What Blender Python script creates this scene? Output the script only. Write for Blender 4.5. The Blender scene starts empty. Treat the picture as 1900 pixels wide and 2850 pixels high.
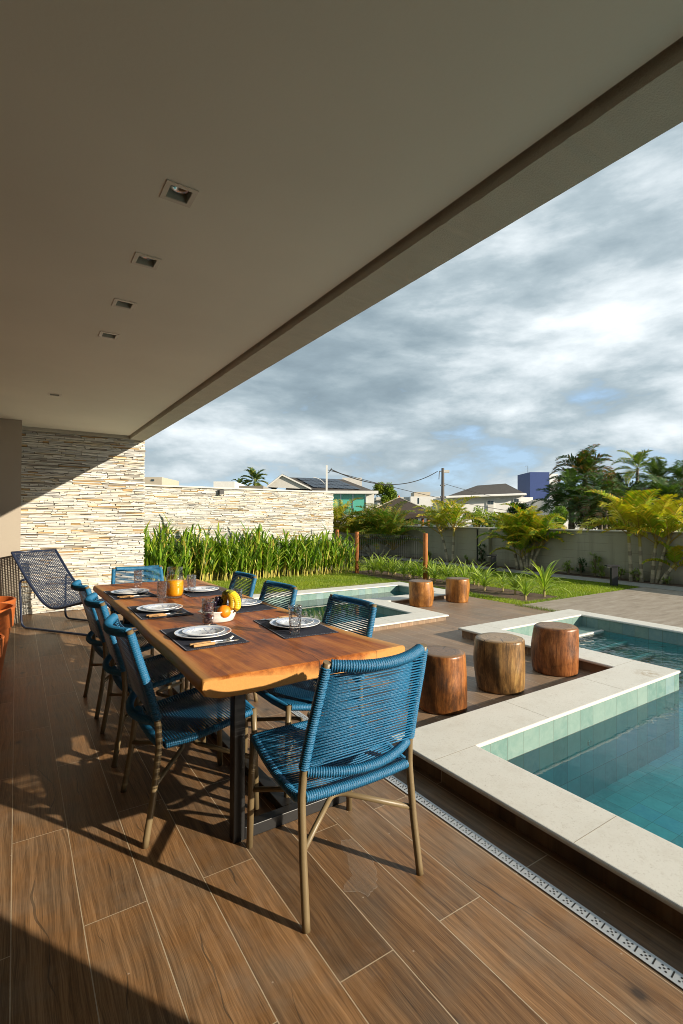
import bpy, math, random
import numpy as np
from mathutils import Vector, Matrix
random.seed(7); rng = np.random.default_rng(7)
SC = bpy.context.scene; COL = SC.collection
PI = math.pi; R = math.radians

# ---------------------------------------------------------------- camera
YAW, PITCH, ROLL, HC = .58356521, .01301514, .00392484, 1.35
cam = bpy.data.cameras.new('camera'); camo = bpy.data.objects.new('camera', cam); COL.objects.link(camo)
cf = Vector((math.sin(YAW)*math.cos(PITCH), math.cos(YAW)*math.cos(PITCH), math.sin(PITCH)))
cr = Vector((math.cos(YAW), -math.sin(YAW), 0)); cu = cr.cross(cf)
cr, cu = cr*math.cos(ROLL)+cu*math.sin(ROLL), cu*math.cos(ROLL)-cr*math.sin(ROLL)
camo.matrix_world = Matrix(((cr.x, cu.x, -cf.x, 0), (cr.y, cu.y, -cf.y, 0), (cr.z, cu.z, -cf.z, HC), (0, 0, 0, 1)))
cam.sensor_fit = 'VERTICAL'; cam.sensor_height = 36; cam.lens = 1371.4/2850*36
cam.clip_start = .05; cam.clip_end = 2000
SC.camera = camo

# ---------------------------------------------------------------- world, sun, exposure
SUNDIR = Vector((.525, -.851, .345)).normalized()      # towards the sun
SC.view_settings.view_transform = 'Standard'; SC.view_settings.look = 'None'
SC.view_settings.gamma = 1; SC.view_settings.exposure = .95
SC.render.engine = 'CYCLES'
SC.cycles.max_bounces = 10; SC.cycles.diffuse_bounces = 5; SC.cycles.transparent_max_bounces = 16
SC.cycles.use_denoising = True
SC.cycles.pixel_filter_type = 'BLACKMAN_HARRIS'; SC.cycles.filter_width = .95

class NT:
    """small helper for node graphs"""
    def __init__(s, nt): s.nt = nt; s.n = nt.nodes; s.l = nt.links
    def add(s, t, props=None, **inp):
        n = s.n.new(t)
        for k, v in (props or {}).items(): setattr(n, k, v)
        for k, v in inp.items():
            key = int(k[1:]) if k[0] == 'i' and k[1:].isdigit() else k.replace('_', ' ')
            sock = n.inputs[key]
            if isinstance(v, bpy.types.NodeSocket): s.l.new(v, sock)
            elif v is not None: sock.default_value = v
        return n
    def m(s, op, a, b=None, c=None, clamp=False):
        n = s.n.new('ShaderNodeMath'); n.operation = op; n.use_clamp = clamp
        for i, v in enumerate((a, b, c)):
            if v is None: continue
            if isinstance(v, bpy.types.NodeSocket): s.l.new(v, n.inputs[i])
            else: n.inputs[i].default_value = v
        return n.outputs[0]
    def vm(s, op, a, b=None):
        n = s.n.new('ShaderNodeVectorMath'); n.operation = op
        for i, v in enumerate((a, b)):
            if v is None: continue
            if isinstance(v, bpy.types.NodeSocket): s.l.new(v, n.inputs[i])
            else: n.inputs[i].default_value = v
        return n.outputs[0]
    def ramp(s, fac, stops, interp='LINEAR'):
        n = s.n.new('ShaderNodeValToRGB'); s.l.new(fac, n.inputs[0]); cr_ = n.color_ramp; cr_.interpolation = interp
        while len(cr_.elements) < len(stops): cr_.elements.new(.5)
        for e, (p, c) in zip(cr_.elements, stops):
            e.position = p; e.color = (c, c, c, 1) if isinstance(c, (int, float)) else (*c, 1)
        return n.outputs[0]
    def mix(s, fac, a, b, mode='MIX'):
        n = s.n.new('ShaderNodeMix'); n.data_type = 'RGBA'; n.blend_type = mode
        for i, v in ((0, fac), (6, a), (7, b)):
            if isinstance(v, bpy.types.NodeSocket): s.l.new(v, n.inputs[i])
            elif isinstance(v, (int, float)): n.inputs[i].default_value = v if i == 0 else (v, v, v, 1)
            else: n.inputs[i].default_value = (*v, 1)
        return n.outputs[2]
    def noise(s, vec, scale, detail=4, rough=.55, dist=0, out=0):
        n = s.add('ShaderNodeTexNoise', Scale=scale, Detail=detail, Roughness=rough, Distortion=dist)
        if vec is not None: s.l.new(vec, n.inputs['Vector'])
        return n.outputs[out]
    def comb(s, x, y, z):
        return s.add('ShaderNodeCombineXYZ', i0=x, i1=y, i2=z).outputs[0]
    def sep(s, v):
        n = s.add('ShaderNodeSeparateXYZ'); s.l.new(v, n.inputs[0]); return n.outputs
    def scale(s, v, x, y, z):
        n = s.add('ShaderNodeMapping'); s.l.new(v, n.inputs[0]); n.inputs['Scale'].default_value = (x, y, z); return n.outputs[0]
    def bump(s, h, strength=.3, dist=.01, normal=None):
        return s.add('ShaderNodeBump', Height=h, Strength=strength, Distance=dist, Normal=normal).outputs[0]

world = bpy.data.worlds.new('World'); SC.world = world; world.use_nodes = True
w = NT(world.node_tree); w.n.clear()
wout = w.add('ShaderNodeOutputWorld'); bg = w.add('ShaderNodeBackground', Strength=.096)
w.l.new(bg.outputs[0], wout.inputs[0])
sky = w.add('ShaderNodeTexSky', {'sky_type': 'NISHITA', 'sun_disc': False,
    'sun_elevation': math.asin(SUNDIR.z), 'sun_rotation': math.atan2(SUNDIR.x, SUNDIR.y),
    'air_density': 1.0, 'dust_density': .6, 'ozone_density': 1.5})
gdir = w.add('ShaderNodeTexCoord').outputs['Generated']
dx, dy, dz = w.sep(gdir)
zc = w.m('MAXIMUM', dz, 0.0)
den = w.m('ADD', zc, .75)
pv = w.comb(w.m('DIVIDE', dx, den), w.m('DIVIDE', dy, den), w.m('MULTIPLY', zc, 2.6))
n_big = w.noise(w.vm('ADD', pv, (1.7, 4.2, 0.0)), 1.3, 3, .50)
n_mid = w.noise(w.vm('ADD', pv, (5.3, 2.7, 1.9)), 2.9, 10, .55, .2)
n_fine = w.noise(w.vm('ADD', pv, (9.1, 2.7, 4.3)), 7.5, 9, .60, .1)
cover = w.m('ADD', w.m('MULTIPLY', n_mid, .60), w.m('MULTIPLY', n_fine, .40))
cover = w.m('ADD', cover, w.m('MULTIPLY', zc, .55))
gap = w.ramp(cover, [(.485, 0.0), (.575, 1.0)])                     # 0 = blue gap
shade = w.m('ADD', w.m('MULTIPLY', n_big, .44), w.m('ADD', w.m('MULTIPLY', n_mid, .46), w.m('MULTIPLY', n_fine, .22)))
shade = w.m('SUBTRACT', shade, .056)
# a broad thin bright part of the cloud layer, high in the east
BD = Vector((.86, .42, .34)).normalized()
dt = w.add('ShaderNodeVectorMath', {'operation': 'DOT_PRODUCT'}, i0=gdir); dt.inputs[1].default_value = BD
band = w.ramp(w.m('ADD', dt.outputs['Value'], w.m('MULTIPLY', w.m('SUBTRACT', n_mid, .5), .16)), [(.88, 0.0), (1.0, 1.0)], 'EASE')
shade = w.m('ADD', shade, w.m('MULTIPLY', band, .085))
ccol = w.ramp(shade, [(.42, (1.35, 1.78, 2.08)), (.49, (1.8, 2.32, 2.64)), (.565, (2.7, 3.25, 3.55)), (.68, (5.4, 5.8, 6.0))], 'LINEAR')
blue = w.mix(.75, sky.outputs[0], (2.5, 3.6, 4.9))
col = w.mix(gap, blue, ccol)
below = w.m('LESS_THAN', dz, 0.0)
w.l.new(w.mix(below, col, (1.4, 1.5, 1.3)), bg.inputs['Color'])

sun = bpy.data.lights.new('sun', 'SUN'); sun.energy = 4.05; sun.angle = R(.5); sun.color = (1, .88, .70)
suno = bpy.data.objects.new('sun', sun); COL.objects.link(suno)
suno.rotation_euler = (-SUNDIR).to_track_quat('-Z', 'Y').to_euler(); suno.location = (10, -15, 8)

# ---------------------------------------------------------------- materials
def newmat(name):
    m = bpy.data.materials.new(name); m.use_nodes = True
    t = NT(m.node_tree); b = m.node_tree.nodes['Principled BSDF']
    return m, t, b
def setb(t, b, **k):
    for kk, v in k.items():
        s = b.inputs[kk.replace('_', ' ')]
        if isinstance(v, bpy.types.NodeSocket): t.l.new(v, s)
        elif isinstance(v, tuple) and len(v) == 3: s.default_value = (*v, 1)
        else: s.default_value = v
def simple(name, col, rough=.5, metal=0, var=.12, vscale=8, bumps=0, bscale=60, **k):
    m, t, b = newmat(name)
    oc = t.add('ShaderNodeTexCoord').outputs['Object']
    n = t.noise(oc, vscale, 5)
    f = t.m('ADD', t.m('MULTIPLY', t.m('SUBTRACT', n, .5), var*2), 1.0)
    c = t.vm('SCALE', t.comb(*col)); t.l.new(f, c.node.inputs['Scale'])
    setb(t, b, Base_Color=c, Roughness=rough, Metallic=metal, **k)
    if bumps: setb(t, b, Normal=t.bump(t.noise(oc, bscale, 4), bumps, .005))
    return m
def attrmat(name, rough=.5, nvar=.25, nscale=(30, 30, 30), bumps=.3, attr='Col', spec=.5, dist=.004, **k):
    """base colour from the mesh's own colour attribute, varied by noise"""
    m, t, b = newmat(name)
    a = t.add('ShaderNodeAttribute', {'attribute_name': attr}).outputs[0]
    oc = t.add('ShaderNodeTexCoord').outputs['Object']
    n = t.noise(t.scale(oc, *nscale), 1.0, 6, .6)
    f = t.m('ADD', t.m('MULTIPLY', t.m('SUBTRACT', n, .5), nvar*2), 1.0)
    c = t.vm('SCALE', a); t.l.new(f, c.node.inputs['Scale'])
    setb(t, b, Base_Color=c, Roughness=rough, **k); b.inputs['Specular IOR Level'].default_value = spec
    if bumps: setb(t, b, Normal=t.bump(n, bumps, dist))
    return m

def floor_material():
    m, t, b = newmat('wood_look_tile')
    oc = t.add('ShaderNodeTexCoord').outputs['Object']; x, y, z = t.sep(oc)
    cx = t.m('DIVIDE', x, .2); ci = t.m('FLOOR', cx); cfx = t.m('SUBTRACT', cx, ci)
    par = t.m('MODULO', t.m('ADD', ci, 1000.0), 2.0)
    ph = t.m('ADD', 1.21, t.m('MULTIPLY', par, .628))
    ry = t.m('DIVIDE', t.m('SUBTRACT', y, ph), 1.25); ri = t.m('FLOOR', ry); rf = t.m('SUBTRACT', ry, ri)
    edx = t.m('MULTIPLY', t.m('MINIMUM', cfx, t.m('SUBTRACT', 1.0, cfx)), .2)
    edy = t.m('MULTIPLY', t.m('MINIMUM', rf, t.m('SUBTRACT', 1.0, rf)), 1.25)
    wob = t.m('MULTIPLY', t.m('SUBTRACT', t.noise(oc, 60, 2), .5), .0012)
    ed = t.m('ADD', t.m('MINIMUM', edx, edy), wob)
    grout = t.m('LESS_THAN', ed, .0016)
    wn = t.add('ShaderNodeTexWhiteNoise', {'noise_dimensions': '2D'}, Vector=t.comb(ci, ri, 0.0))
    rv = wn.outputs['Value']; rc = wn.outputs['Color']; r1, r2, r3 = t.sep(rc)
    # plank-local coordinates shifted at random
    px = t.m('ADD', x, t.m('MULTIPLY', r1, 37.0)); py = t.m('ADD', y, t.m('MULTIPLY', r2, 53.0))
    warp = t.noise(t.comb(t.m('MULTIPLY', px, 5.0), t.m('MULTIPLY', py, 1.6), 0.0), 1.0, 3, .5)
    gx = t.m('ADD', t.m('MULTIPLY', px, 1.0), t.m('MULTIPLY', warp, .055))
    g1 = t.noise(t.comb(t.m('MULTIPLY', gx, 60.0), t.m('MULTIPLY', py, 1.3), 0.0), 1.0, 6, .68)
    g2 = t.noise(t.comb(t.m('MULTIPLY', gx, 300.0), t.m('MULTIPLY', py, 5.0), 3.0), 1.0, 4, .7)
    g3 = t.noise(t.comb(t.m('MULTIPLY', gx, 16.0), t.m('MULTIPLY', py, .9), 5.0), 1.0, 4, .55)
    blot = t.noise(t.comb(px, py, 9.0), 4.5, 5, .6)
    wv = t.add('ShaderNodeTexWave', {'wave_type': 'BANDS', 'bands_direction': 'X', 'wave_profile': 'SAW'}, Scale=9.0, Distortion=9.0, Detail=3.0, Detail_Scale=.9)
    t.l.new(t.comb(px, t.m('MULTIPLY', py, .22), r3), wv.inputs['Vector'])
    g = t.m('ADD', t.m('MULTIPLY', g1, .30), t.m('MULTIPLY', g2, .44))
    g = t.m('ADD', g, t.m('MULTIPLY', g3, .22)); g = t.m('ADD', g, t.m('MULTIPLY', t.m('POWER', wv.outputs['Fac'], 2.0), .05))
    c = t.ramp(g, [(.36, (.070, .037, .016)), (.45, (.155, .080, .033)), (.52, (.240, .128, .055)), (.62, (.35, .198, .092))])
    grey = t.ramp(g, [(.36, (.068, .049, .033)), (.49, (.15, .110, .073)), (.62, (.28, .208, .138))])
    c = t.mix(t.m('MULTIPLY', t.ramp(blot, [(.42, 0.0), (.64, 1.0)]), .55), c, grey)
    br = t.m('ADD', .68, t.m('MULTIPLY', r3, .52))
    cs = t.vm('SCALE', c); t.l.new(br, cs.node.inputs['Scale'])
    # knots
    kv = t.add('ShaderNodeTexVoronoi', {'feature': 'F1'}, Scale=1.0, Randomness=1.0)
    t.l.new(t.comb(t.m('MULTIPLY', px, 3.2), t.m('MULTIPLY', py, 2.1), 0.0), kv.inputs['Vector'])
    kd = t.m('ADD', kv.outputs['Distance'], t.m('MULTIPLY', t.m('SUBTRACT', g1, .5), .06))
    knot = t.ramp(kd, [(.03, .85), (.055, .35), (.10, 0.0)])
    cs = t.mix(knot, cs, (.03, .022, .016))
    # long dark crack veins on some planks
    cxn = t.m('ADD', t.m('SUBTRACT', t.m('SUBTRACT', cfx, .5), t.m('MULTIPLY', t.m('SUBTRACT', t.noise(t.comb(t.m('MULTIPLY', py, 1.5), r1, 2.0), 1.0, 3, .45), .5), 1.5)), t.m('MULTIPLY', t.m('SUBTRACT', r2, .5), .5))
    cw = t.m('MULTIPLY', t.ramp(t.noise(t.comb(t.m('MULTIPLY', py, 3.3), r2, 7.0), 1.0, 2), [(.50, 0.0), (.64, .020)]), t.m('GREATER_THAN', r3, .66))
    vein = t.m('LESS_THAN', t.m('ABSOLUTE', cxn), cw)
    cs = t.mix(t.m('MULTIPLY', vein, .6), cs, (.03, .024, .018))
    # fine pale scratches and specks of dry plaster, dusty smears
    sp = t.add('ShaderNodeTexVoronoi', {'feature': 'F1'}, Scale=17.0)
    t.l.new(oc, sp.inputs['Vector'])
    spk = t.m('MULTIPLY', t.m('LESS_THAN', sp.outputs['Distance'], .055), t.m('GREATER_THAN', t.sep(sp.outputs['Color'])[0], .72))
    cs = t.mix(t.m('MULTIPLY', spk, .55), cs, (.55, .47, .38))
    dust = t.ramp(t.noise(oc, 2.3, 8, .72), [(.50, 0.0), (.72, .34)])
    cs = t.mix(dust, cs, (.33, .26, .20))
    scuff = t.ramp(t.noise(t.vm('ADD', oc, (7.0, 3.0, 0.0)), 26, 6, .75), [(.62, 0.0), (.72, .35)])
    cs = t.mix(t.m('MULTIPLY', scuff, dust), cs, (.55, .48, .40))
    gc = t.mix(t.noise(oc, 5, 3), (.62, .52, .38), (.36, .27, .17))
    # outdoor area mixed paler and greyer, painting in grazing sun and sky sheen
    out = t.ramp(x, [(.0, 0.0), (1.0, 1.0)]); 
    sheenm = t.m('MULTIPLY', t.m('DIVIDE', t.m('SUBTRACT', x, 1.6), 1.4, clamp=True), t.m('MULTIPLY', t.noise(t.comb(x, t.m('MULTIPLY', y, 3.0), 0.0), 1.2, 6, .6), .75))
    cs = t.mix(sheenm, cs, (.34, .27, .21))
    fin = t.mix(grout, cs, gc)
    rough = t.m('ADD', .36, t.m('MULTIPLY', g1, .22))
    hgt = t.m('ADD', t.m('MULTIPLY', g2, .25), t.m('MULTIPLY', t.m('SUBTRACT', 1.0, grout), 1.0))
    hgt = t.m('ADD', hgt, t.m('MULTIPLY', g1, .25))
    setb(t, b, Base_Color=fin, Roughness=rough, Normal=t.bump(hgt, .35, .0016))
    b.inputs['Specular IOR Level'].default_value = .35
    return m

def grain_wood(name, dark, mid, light, rough=.3, coat=0, scale=1.0, axis='Y', sap=None, bumps=.15, crack=False):
    m, t, b = newmat(name)
    oc = t.add('ShaderNodeTexCoord').outputs['Object']; x, y, z = t.sep(oc)
    if axis == 'Z': y, z = z, y
    wv = t.noise(t.comb(t.m('MULTIPLY', x, 3.0*scale), t.m('MULTIPLY', y, 1.0*scale), t.m('MULTIPLY', z, 3.0*scale)), 1.0, 3, .5)
    gx = t.m('ADD', x, t.m('MULTIPLY', wv, .16))
    g1 = t.noise(t.comb(t.m('MULTIPLY', gx, 26*scale), t.m('MULTIPLY', y, 1.7*scale), t.m('MULTIPLY', z, 26*scale)), 1.0, 6, .62)
    g2 = t.noise(t.comb(t.m('MULTIPLY', gx, 160*scale), t.m('MULTIPLY', y, 7*scale), t.m('MULTIPLY', z, 160*scale)), 1.0, 3, .6)
    big = t.noise(t.comb(t.m('MULTIPLY', x, 2.6*scale), t.m('MULTIPLY', y, 1.3*scale), t.m('MULTIPLY', z, 2.6*scale)), 1.0, 4, .6, .8)
    g = t.m('ADD', t.m('MULTIPLY', g1, .50), t.m('ADD', t.m('MULTIPLY', g2, .18), t.m('MULTIPLY', big, .32)))
    c = t.ramp(g, [(.36, dark), (.50, mid), (.64, light)])
    fig = t.noise(t.comb(t.m('MULTIPLY', x, 5.0*scale), t.m('MULTIPLY', y, 2.6*scale), z), 1.0, 7, .68, 1.6)
    c = t.mix(t.ramp(fig, [(.52, 0.0), (.66, .40)]), c, dark)
    if sap:
        a = t.add('ShaderNodeAttribute', {'attribute_name': 'sap'}).outputs['Fac']
        f = t.m('ADD', a, t.m('MULTIPLY', t.m('SUBTRACT', big, .5), .9))
        sc_ = t.mix(g2, tuple(v*.72 for v in sap), sap)
        c = t.mix(t.ramp(f, [(.35, 0.0), (.72, 1.0)]), c, sc_)
    if crack:
        nn = t.m('MULTIPLY', t.m('SUBTRACT', t.noise(t.comb(t.m('MULTIPLY', y, 3.0), 0.0, 0.0), 1.0, 5, .6), .5), .10)
        w_ = t.m('MULTIPLY', t.m('SUBTRACT', 2.35, y, clamp=True), .004)
        k1 = t.m('LESS_THAN', t.m('ABSOLUTE', t.m('SUBTRACT', x, t.m('ADD', 1.075, nn))), w_)
        w2 = t.m('MULTIPLY', t.m('SUBTRACT', 1.98, y, clamp=True), .0035)
        k2 = t.m('LESS_THAN', t.m('ABSOLUTE', t.m('SUBTRACT', x, t.m('ADD', 1.375, nn))), w2)
        c = t.mix(t.m('MULTIPLY', t.m('MAXIMUM', k1, k2), .85), c, (.02, .01, .006))
    setb(t, b, Base_Color=c, Roughness=t.m('ADD', rough, t.m('MULTIPLY', g1, .15)), Normal=t.bump(g1, bumps, .003))
    b.inputs['Coat Weight'].default_value = coat; b.inputs['Specular IOR Level'].default_value = .22; b.inputs['Coat Roughness'].default_value = .22
    return m

def pool_tile(name='green_stone_tile', gain=1.0):
    m, t, b = newmat(name)
    g = t.add('ShaderNodeNewGeometry'); oc = t.add('ShaderNodeTexCoord').outputs['Object']; x, y, z = t.sep(oc)
    nx, ny, nz = t.sep(g.outputs['Normal'])
    ax = t.m('GREATER_THAN', t.m('ABSOLUTE', nx), .5); az = t.m('GREATER_THAN', t.m('ABSOLUTE', nz), .5)
    uu = t.m('ADD', t.m('MULTIPLY', y, ax), t.m('MULTIPLY', x, t.m('SUBTRACT', 1.0, ax)))
    vv = t.m('ADD', t.m('MULTIPLY', t.m('SUBTRACT', z, -.055), t.m('SUBTRACT', 1.0, az)), t.m('MULTIPLY', y, az))
    s = .15; cu_ = t.m('DIVIDE', uu, s); cv_ = t.m('DIVIDE', vv, t.m('ADD', .30, t.m('MULTIPLY', az, -.15)))
    iu = t.m('FLOOR', cu_); iv = t.m('FLOOR', cv_); fu = t.m('SUBTRACT', cu_, iu); fv = t.m('SUBTRACT', cv_, iv)
    eu = t.m('MINIMUM', fu, t.m('SUBTRACT', 1.0, fu)); ev = t.m('MINIMUM', fv, t.m('SUBTRACT', 1.0, fv))
    gr = t.m('LESS_THAN', t.m('MINIMUM', eu, t.m('MULTIPLY', ev, 1.6)), .013)
    wn = t.add('ShaderNodeTexWhiteNoise', {'noise_dimensions': '3D'}, Vector=t.comb(iu, iv, t.m('ADD', ax, t.m('MULTIPLY', az, 2.0)))); r1, r2, r3 = t.sep(wn.outputs['Color'])
    st = t.noise(t.vm('ADD', oc, wn.outputs['Color']), 14, 7, .65, .6)
    c = t.mix(r1, (.095, .200, .178), (.190, .285, .252)); c = t.mix(t.m('MULTIPLY', t.m('GREATER_THAN', r2, .72), .5), c, (.14, .25, .30))
    c = t.mix(t.ramp(st, [(.35, 0.0), (.7, .5)]), c, (.27, .35, .31))
    c = t.mix(gr, c, (.10, .14, .12))
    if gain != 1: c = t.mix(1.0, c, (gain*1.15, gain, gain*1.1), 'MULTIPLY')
    setb(t, b, Base_Color=c, Roughness=.5, Normal=t.bump(t.m('ADD', st, t.m('MULTIPLY', gr, -.8)), .25, .003))
    return m

def water_material():
    m, t, b = newmat('pool_water'); t.n.remove(b)
    out = [n for n in t.n if n.type == 'OUTPUT_MATERIAL'][0]
    oc = t.add('ShaderNodeTexCoord').outputs['Object']
    n1 = t.noise(oc, 3.0, 3, .5, .6); n2 = t.noise(t.vm('ADD', oc, (5.0, 2.0, 0.0)), 14, 2, .5, .4)
    x, y, z = t.sep(oc)
    # a jet churns the surface by the steps
    d = t.vm('SUBTRACT', oc, (5.6, 2.3, 0.0)); dn = t.add('ShaderNodeVectorMath', {'operation': 'LENGTH'}); t.l.new(d, dn.inputs[0])
    chop = t.ramp(t.m('DIVIDE', dn.outputs['Value'], 2.4), [(.10, 1.0), (1.0, .035)])
    h = t.m('MULTIPLY', t.m('ADD', n1, t.m('MULTIPLY', n2, .45)), chop)
    nb = t.bump(h, .55, .05)
    tr = t.add('ShaderNodeBsdfTransparent', Color=(.38, .99, 1.0, 1)); gl = t.add('ShaderNodeBsdfGlossy', Color=(1, 1, 1, 1), Roughness=.015, Normal=nb)
    fr = t.add('ShaderNodeFresnel', IOR=1.33, Normal=nb)
    mx = t.add('ShaderNodeMixShader', i0=fr.outputs[0], i1=tr.outputs[0], i2=gl.outputs[0])
    t.l.new(mx.outputs[0], out.inputs[0]); return m

def glass_material(name, tint=(1, 1, 1), bscale=0, mixf=.5):
    m, t, b = newmat(name); t.n.remove(b)
    out = [n for n in t.n if n.type == 'OUTPUT_MATERIAL'][0]
    nb = None
    if bscale:
        v = t.add('ShaderNodeTexVoronoi', {'feature': 'SMOOTH_F1'}, Scale=bscale)
        t.l.new(t.add('ShaderNodeTexCoord').outputs['Object'], v.inputs['Vector'])
        nb = t.bump(v.outputs['Distance'], 1.0, .012)
    tr = t.add('ShaderNodeBsdfTransparent', Color=(*[v*.97 for v in tint], 1))
    gl = t.add('ShaderNodeBsdfGlossy', Roughness=.03, Normal=nb); lw = t.add('ShaderNodeLayerWeight', Blend=.5, Normal=nb).outputs['Facing']
    fac = t.m('ADD', .11, t.m('MULTIPLY', t.m('POWER', lw, 2.5), mixf), clamp=True)
    t.l.new(t.mix(t.m('POWER', lw, 2.0), tuple(v*.98 for v in tint), tuple(v*.80 for v in tint)), tr.inputs['Color'])
    mx = t.add('ShaderNodeMixShader', i0=fac, i1=tr.outputs[0], i2=gl.outputs[0])
    t.l.new(mx.outputs[0], out.inputs[0]); return m

def leaf_material(name, rough=.45, trans=.25, nvar=.22):
    m, t, b = newmat(name)
    out = [n for n in t.n if n.type == 'OUTPUT_MATERIAL'][0]
    a = t.add('ShaderNodeAttribute', {'attribute_name': 'Col'}).outputs[0]
    oc = t.add('ShaderNodeTexCoord').outputs['Object']; n = t.noise(oc, 9, 4)
    f = t.m('ADD', t.m('MULTIPLY', t.m('SUBTRACT', n, .5), nvar*2), 1.0)
    c = t.vm('SCALE', a); t.l.new(f, c.node.inputs['Scale'])
    setb(t, b, Base_Color=c, Roughness=rough)
    tl = t.add('ShaderNodeBsdfTranslucent'); t.l.new(t.mix(1.0, c, (1.4, 1.6, .5), 'MULTIPLY'), tl.inputs['Color'])
    mx = t.add('ShaderNodeMixShader', i0=trans); t.l.new(b.outputs[0], mx.inputs[1]); t.l.new(tl.outputs[0], mx.inputs[2])
    t.l.new(mx.outputs[0], out.inputs[0]); return m

def coping_material():
    m, t, b = newmat('pale_granite')
    oc = t.add('ShaderNodeTexCoord').outputs['Object']
    n1 = t.noise(oc, 120, 5, .8); n2 = t.noise(oc, 2.2, 6, .6); n3 = t.noise(t.vm('ADD', oc, (4.0, 1.0, 0.0)), 26, 5, .7)
    c = t.mix(n2, (.62, .60, .54), (.73, .715, .66))
    c = t.mix(t.ramp(n1, [(.34, .65), (.44, 0.0)]), c, (.38, .34, .28))
    c = t.mix(t.ramp(t.noise(oc, 7, 8, .75), [(.50, 0.0), (.70, .30)]), c, (.44, .39, .31))
    c = t.mix(t.ramp(n3, [(.60, 0.0), (.74, .45)]), c, (.36, .31, .24))
    # rusty stain near the corner
    d = t.vm('SUBTRACT', oc, (4.28, 1.98, .095)); dn = t.add('ShaderNodeVectorMath', {'operation': 'LENGTH'}); t.l.new(d, dn.inputs[0])
    st = t.m('MULTIPLY', t.m('SUBTRACT', 1.0, t.m('DIVIDE', dn.outputs['Value'], .13), clamp=True), t.ramp(n3, [(.42, 0.0), (.6, 1.0)]))
    c = t.mix(t.m('MULTIPLY', st, .9), c, (.30, .19, .07))
    setb(t, b, Base_Color=c, Roughness=.55, Normal=t.bump(n1, .12, .002)); return m

M = {}
M['floor'] = floor_material(); M['tile'] = pool_tile(); M['tileglow'] = pool_tile('glow_painted_wall_tile', 1.9); M['tilefloor'] = pool_tile('light_boosted_floor_tile', 2.5); M['water'] = water_material(); M['coping'] = coping_material()  # submerged tile brightened to paint in water glow; floor tile brightened against weak light
M['table'] = grain_wood('table_wood', (.075, .017, .004), (.34, .100, .018), (.54, .205, .042), .40, .0, 1.0, 'Y', sap=(.62, .30, .085), crack=True)
def stool_wood(name, cols, top, scale):
    m = grain_wood(name, *cols, .30, .15, scale, 'Z', bumps=.7); t = NT(m.node_tree); b = m.node_tree.nodes['Principled BSDF']
    src = b.inputs['Base Color'].links[0].from_socket
    oc = t.add('ShaderNodeTexCoord').outputs['Object']; x, y, z = t.sep(oc)
    nz = t.sep(t.add('ShaderNodeNewGeometry').outputs['Normal'])[2]
    wob = t.m('MULTIPLY', t.m('SUBTRACT', t.noise(oc, 9, 4), .5), .05)
    rr = t.m('ADD', t.m('SQRT', t.m('ADD', t.m('MULTIPLY', x, x), t.m('MULTIPLY', y, y))), wob)
    ring = t.noise(t.comb(t.m('MULTIPLY', rr, 60.0), 0.0, 0.0), 1.0, 4, .7)
    ang = t.m('ARCTAN2', y, x); cr1 = t.noise(t.comb(t.m('MULTIPLY', ang, 5.0), t.m('MULTIPLY', rr, 1.5), 0.0), 1.0, 4, .6)
    crack = t.ramp(cr1, [(.36, .9), (.40, 0.0)])
    tc = t.mix(t.ramp(ring, [(.35, 0.0), (.65, 1.0)]), tuple(v*.35 for v in top), tuple(v*1.25 for v in top)); tc = t.mix(crack, tc, (.02, .012, .008))
    # long drying cracks and dark weathered patches down the side
    sc1 = t.noise(t.comb(t.m('MULTIPLY', ang, 7.0), t.m('MULTIPLY', z, 1.4), 2.0), 1.0, 5, .65)
    patch = t.noise(t.comb(t.m('MULTIPLY', x, 7.0), t.m('MULTIPLY', y, 7.0), t.m('MULTIPLY', z, 3.0)), 1.0, 6, .7)
    side = t.mix(t.ramp(patch, [(.44, 0.0), (.62, .85)]), src, tuple(v*.8 for v in cols[0])); side = t.mix(t.ramp(sc1, [(.315, .9), (.345, 0.0)]), side, (.018, .010, .006))
    t.l.new(t.mix(t.m('GREATER_THAN', nz, .75), side, tc), b.inputs['Base Color']); b.inputs['Specular IOR Level'].default_value = .4
    return m
M['stoolA'] = stool_wood('stool_wood_dark', ((.045, .018, .007), (.25, .085, .020), (.46, .19, .05)), (.22, .125, .06), 1.7)
M['stoolC'] = stool_wood('stool_wood_olive', ((.055, .032, .014), (.26, .135, .045), (.48, .29, .10)), (.38, .25, .13), 1.3)
M['stoolD'] = stool_wood('stool_wood_red', ((.06, .022, .009), (.26, .088, .026), (.38, .15, .045)), (.30, .17, .08), 2.3)
M['stoolB'] = stool_wood('stool_wood_amber', ((.16, .06, .015), (.46, .19, .042), (.60, .30, .08)), (.22, .13, .06), 1.4)
M['post'] = grain_wood('post_wood', (.20, .065, .018), (.36, .125, .034), (.46, .19, .06), .5, 0, 2.0, 'Z')
M['handle'] = grain_wood('handle_wood', (.36, .19, .075), (.52, .30, .13), (.62, .38, .18), .5, 0, 6.0, 'X')
M['rope'] = simple('blue_rope', (.013, .135, .28), .34, 0, .16, 50, .5, 500)
M['navy'] = simple('navy_rope', (.014, .026, .060), .5, 0, .15, 40, .3, 300)
M['navymetal'] = simple('navy_metal', (.012, .020, .048), .35)
M['chairmetal'] = simple('khaki_metal', (.175, .128, .066), .42, 0, .06, 20, .06, 400)
M['black'] = simple('black_steel', (.012, .012, .013), .38, 0, .1)
M['steel'] = simple('stainless', (.55, .55, .55), .28, 1.0, .05)
M['drainmetal'] = simple('drain_metal', (.62, .62, .61), .4, .6, .08)
M['hole'] = simple('drain_slot', (.012, .012, .012), .9)
M['plaster'] = simple('ceiling_paint', (.78, .745, .63), .9, 0, .10, 1.1, .08, 70)
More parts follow.
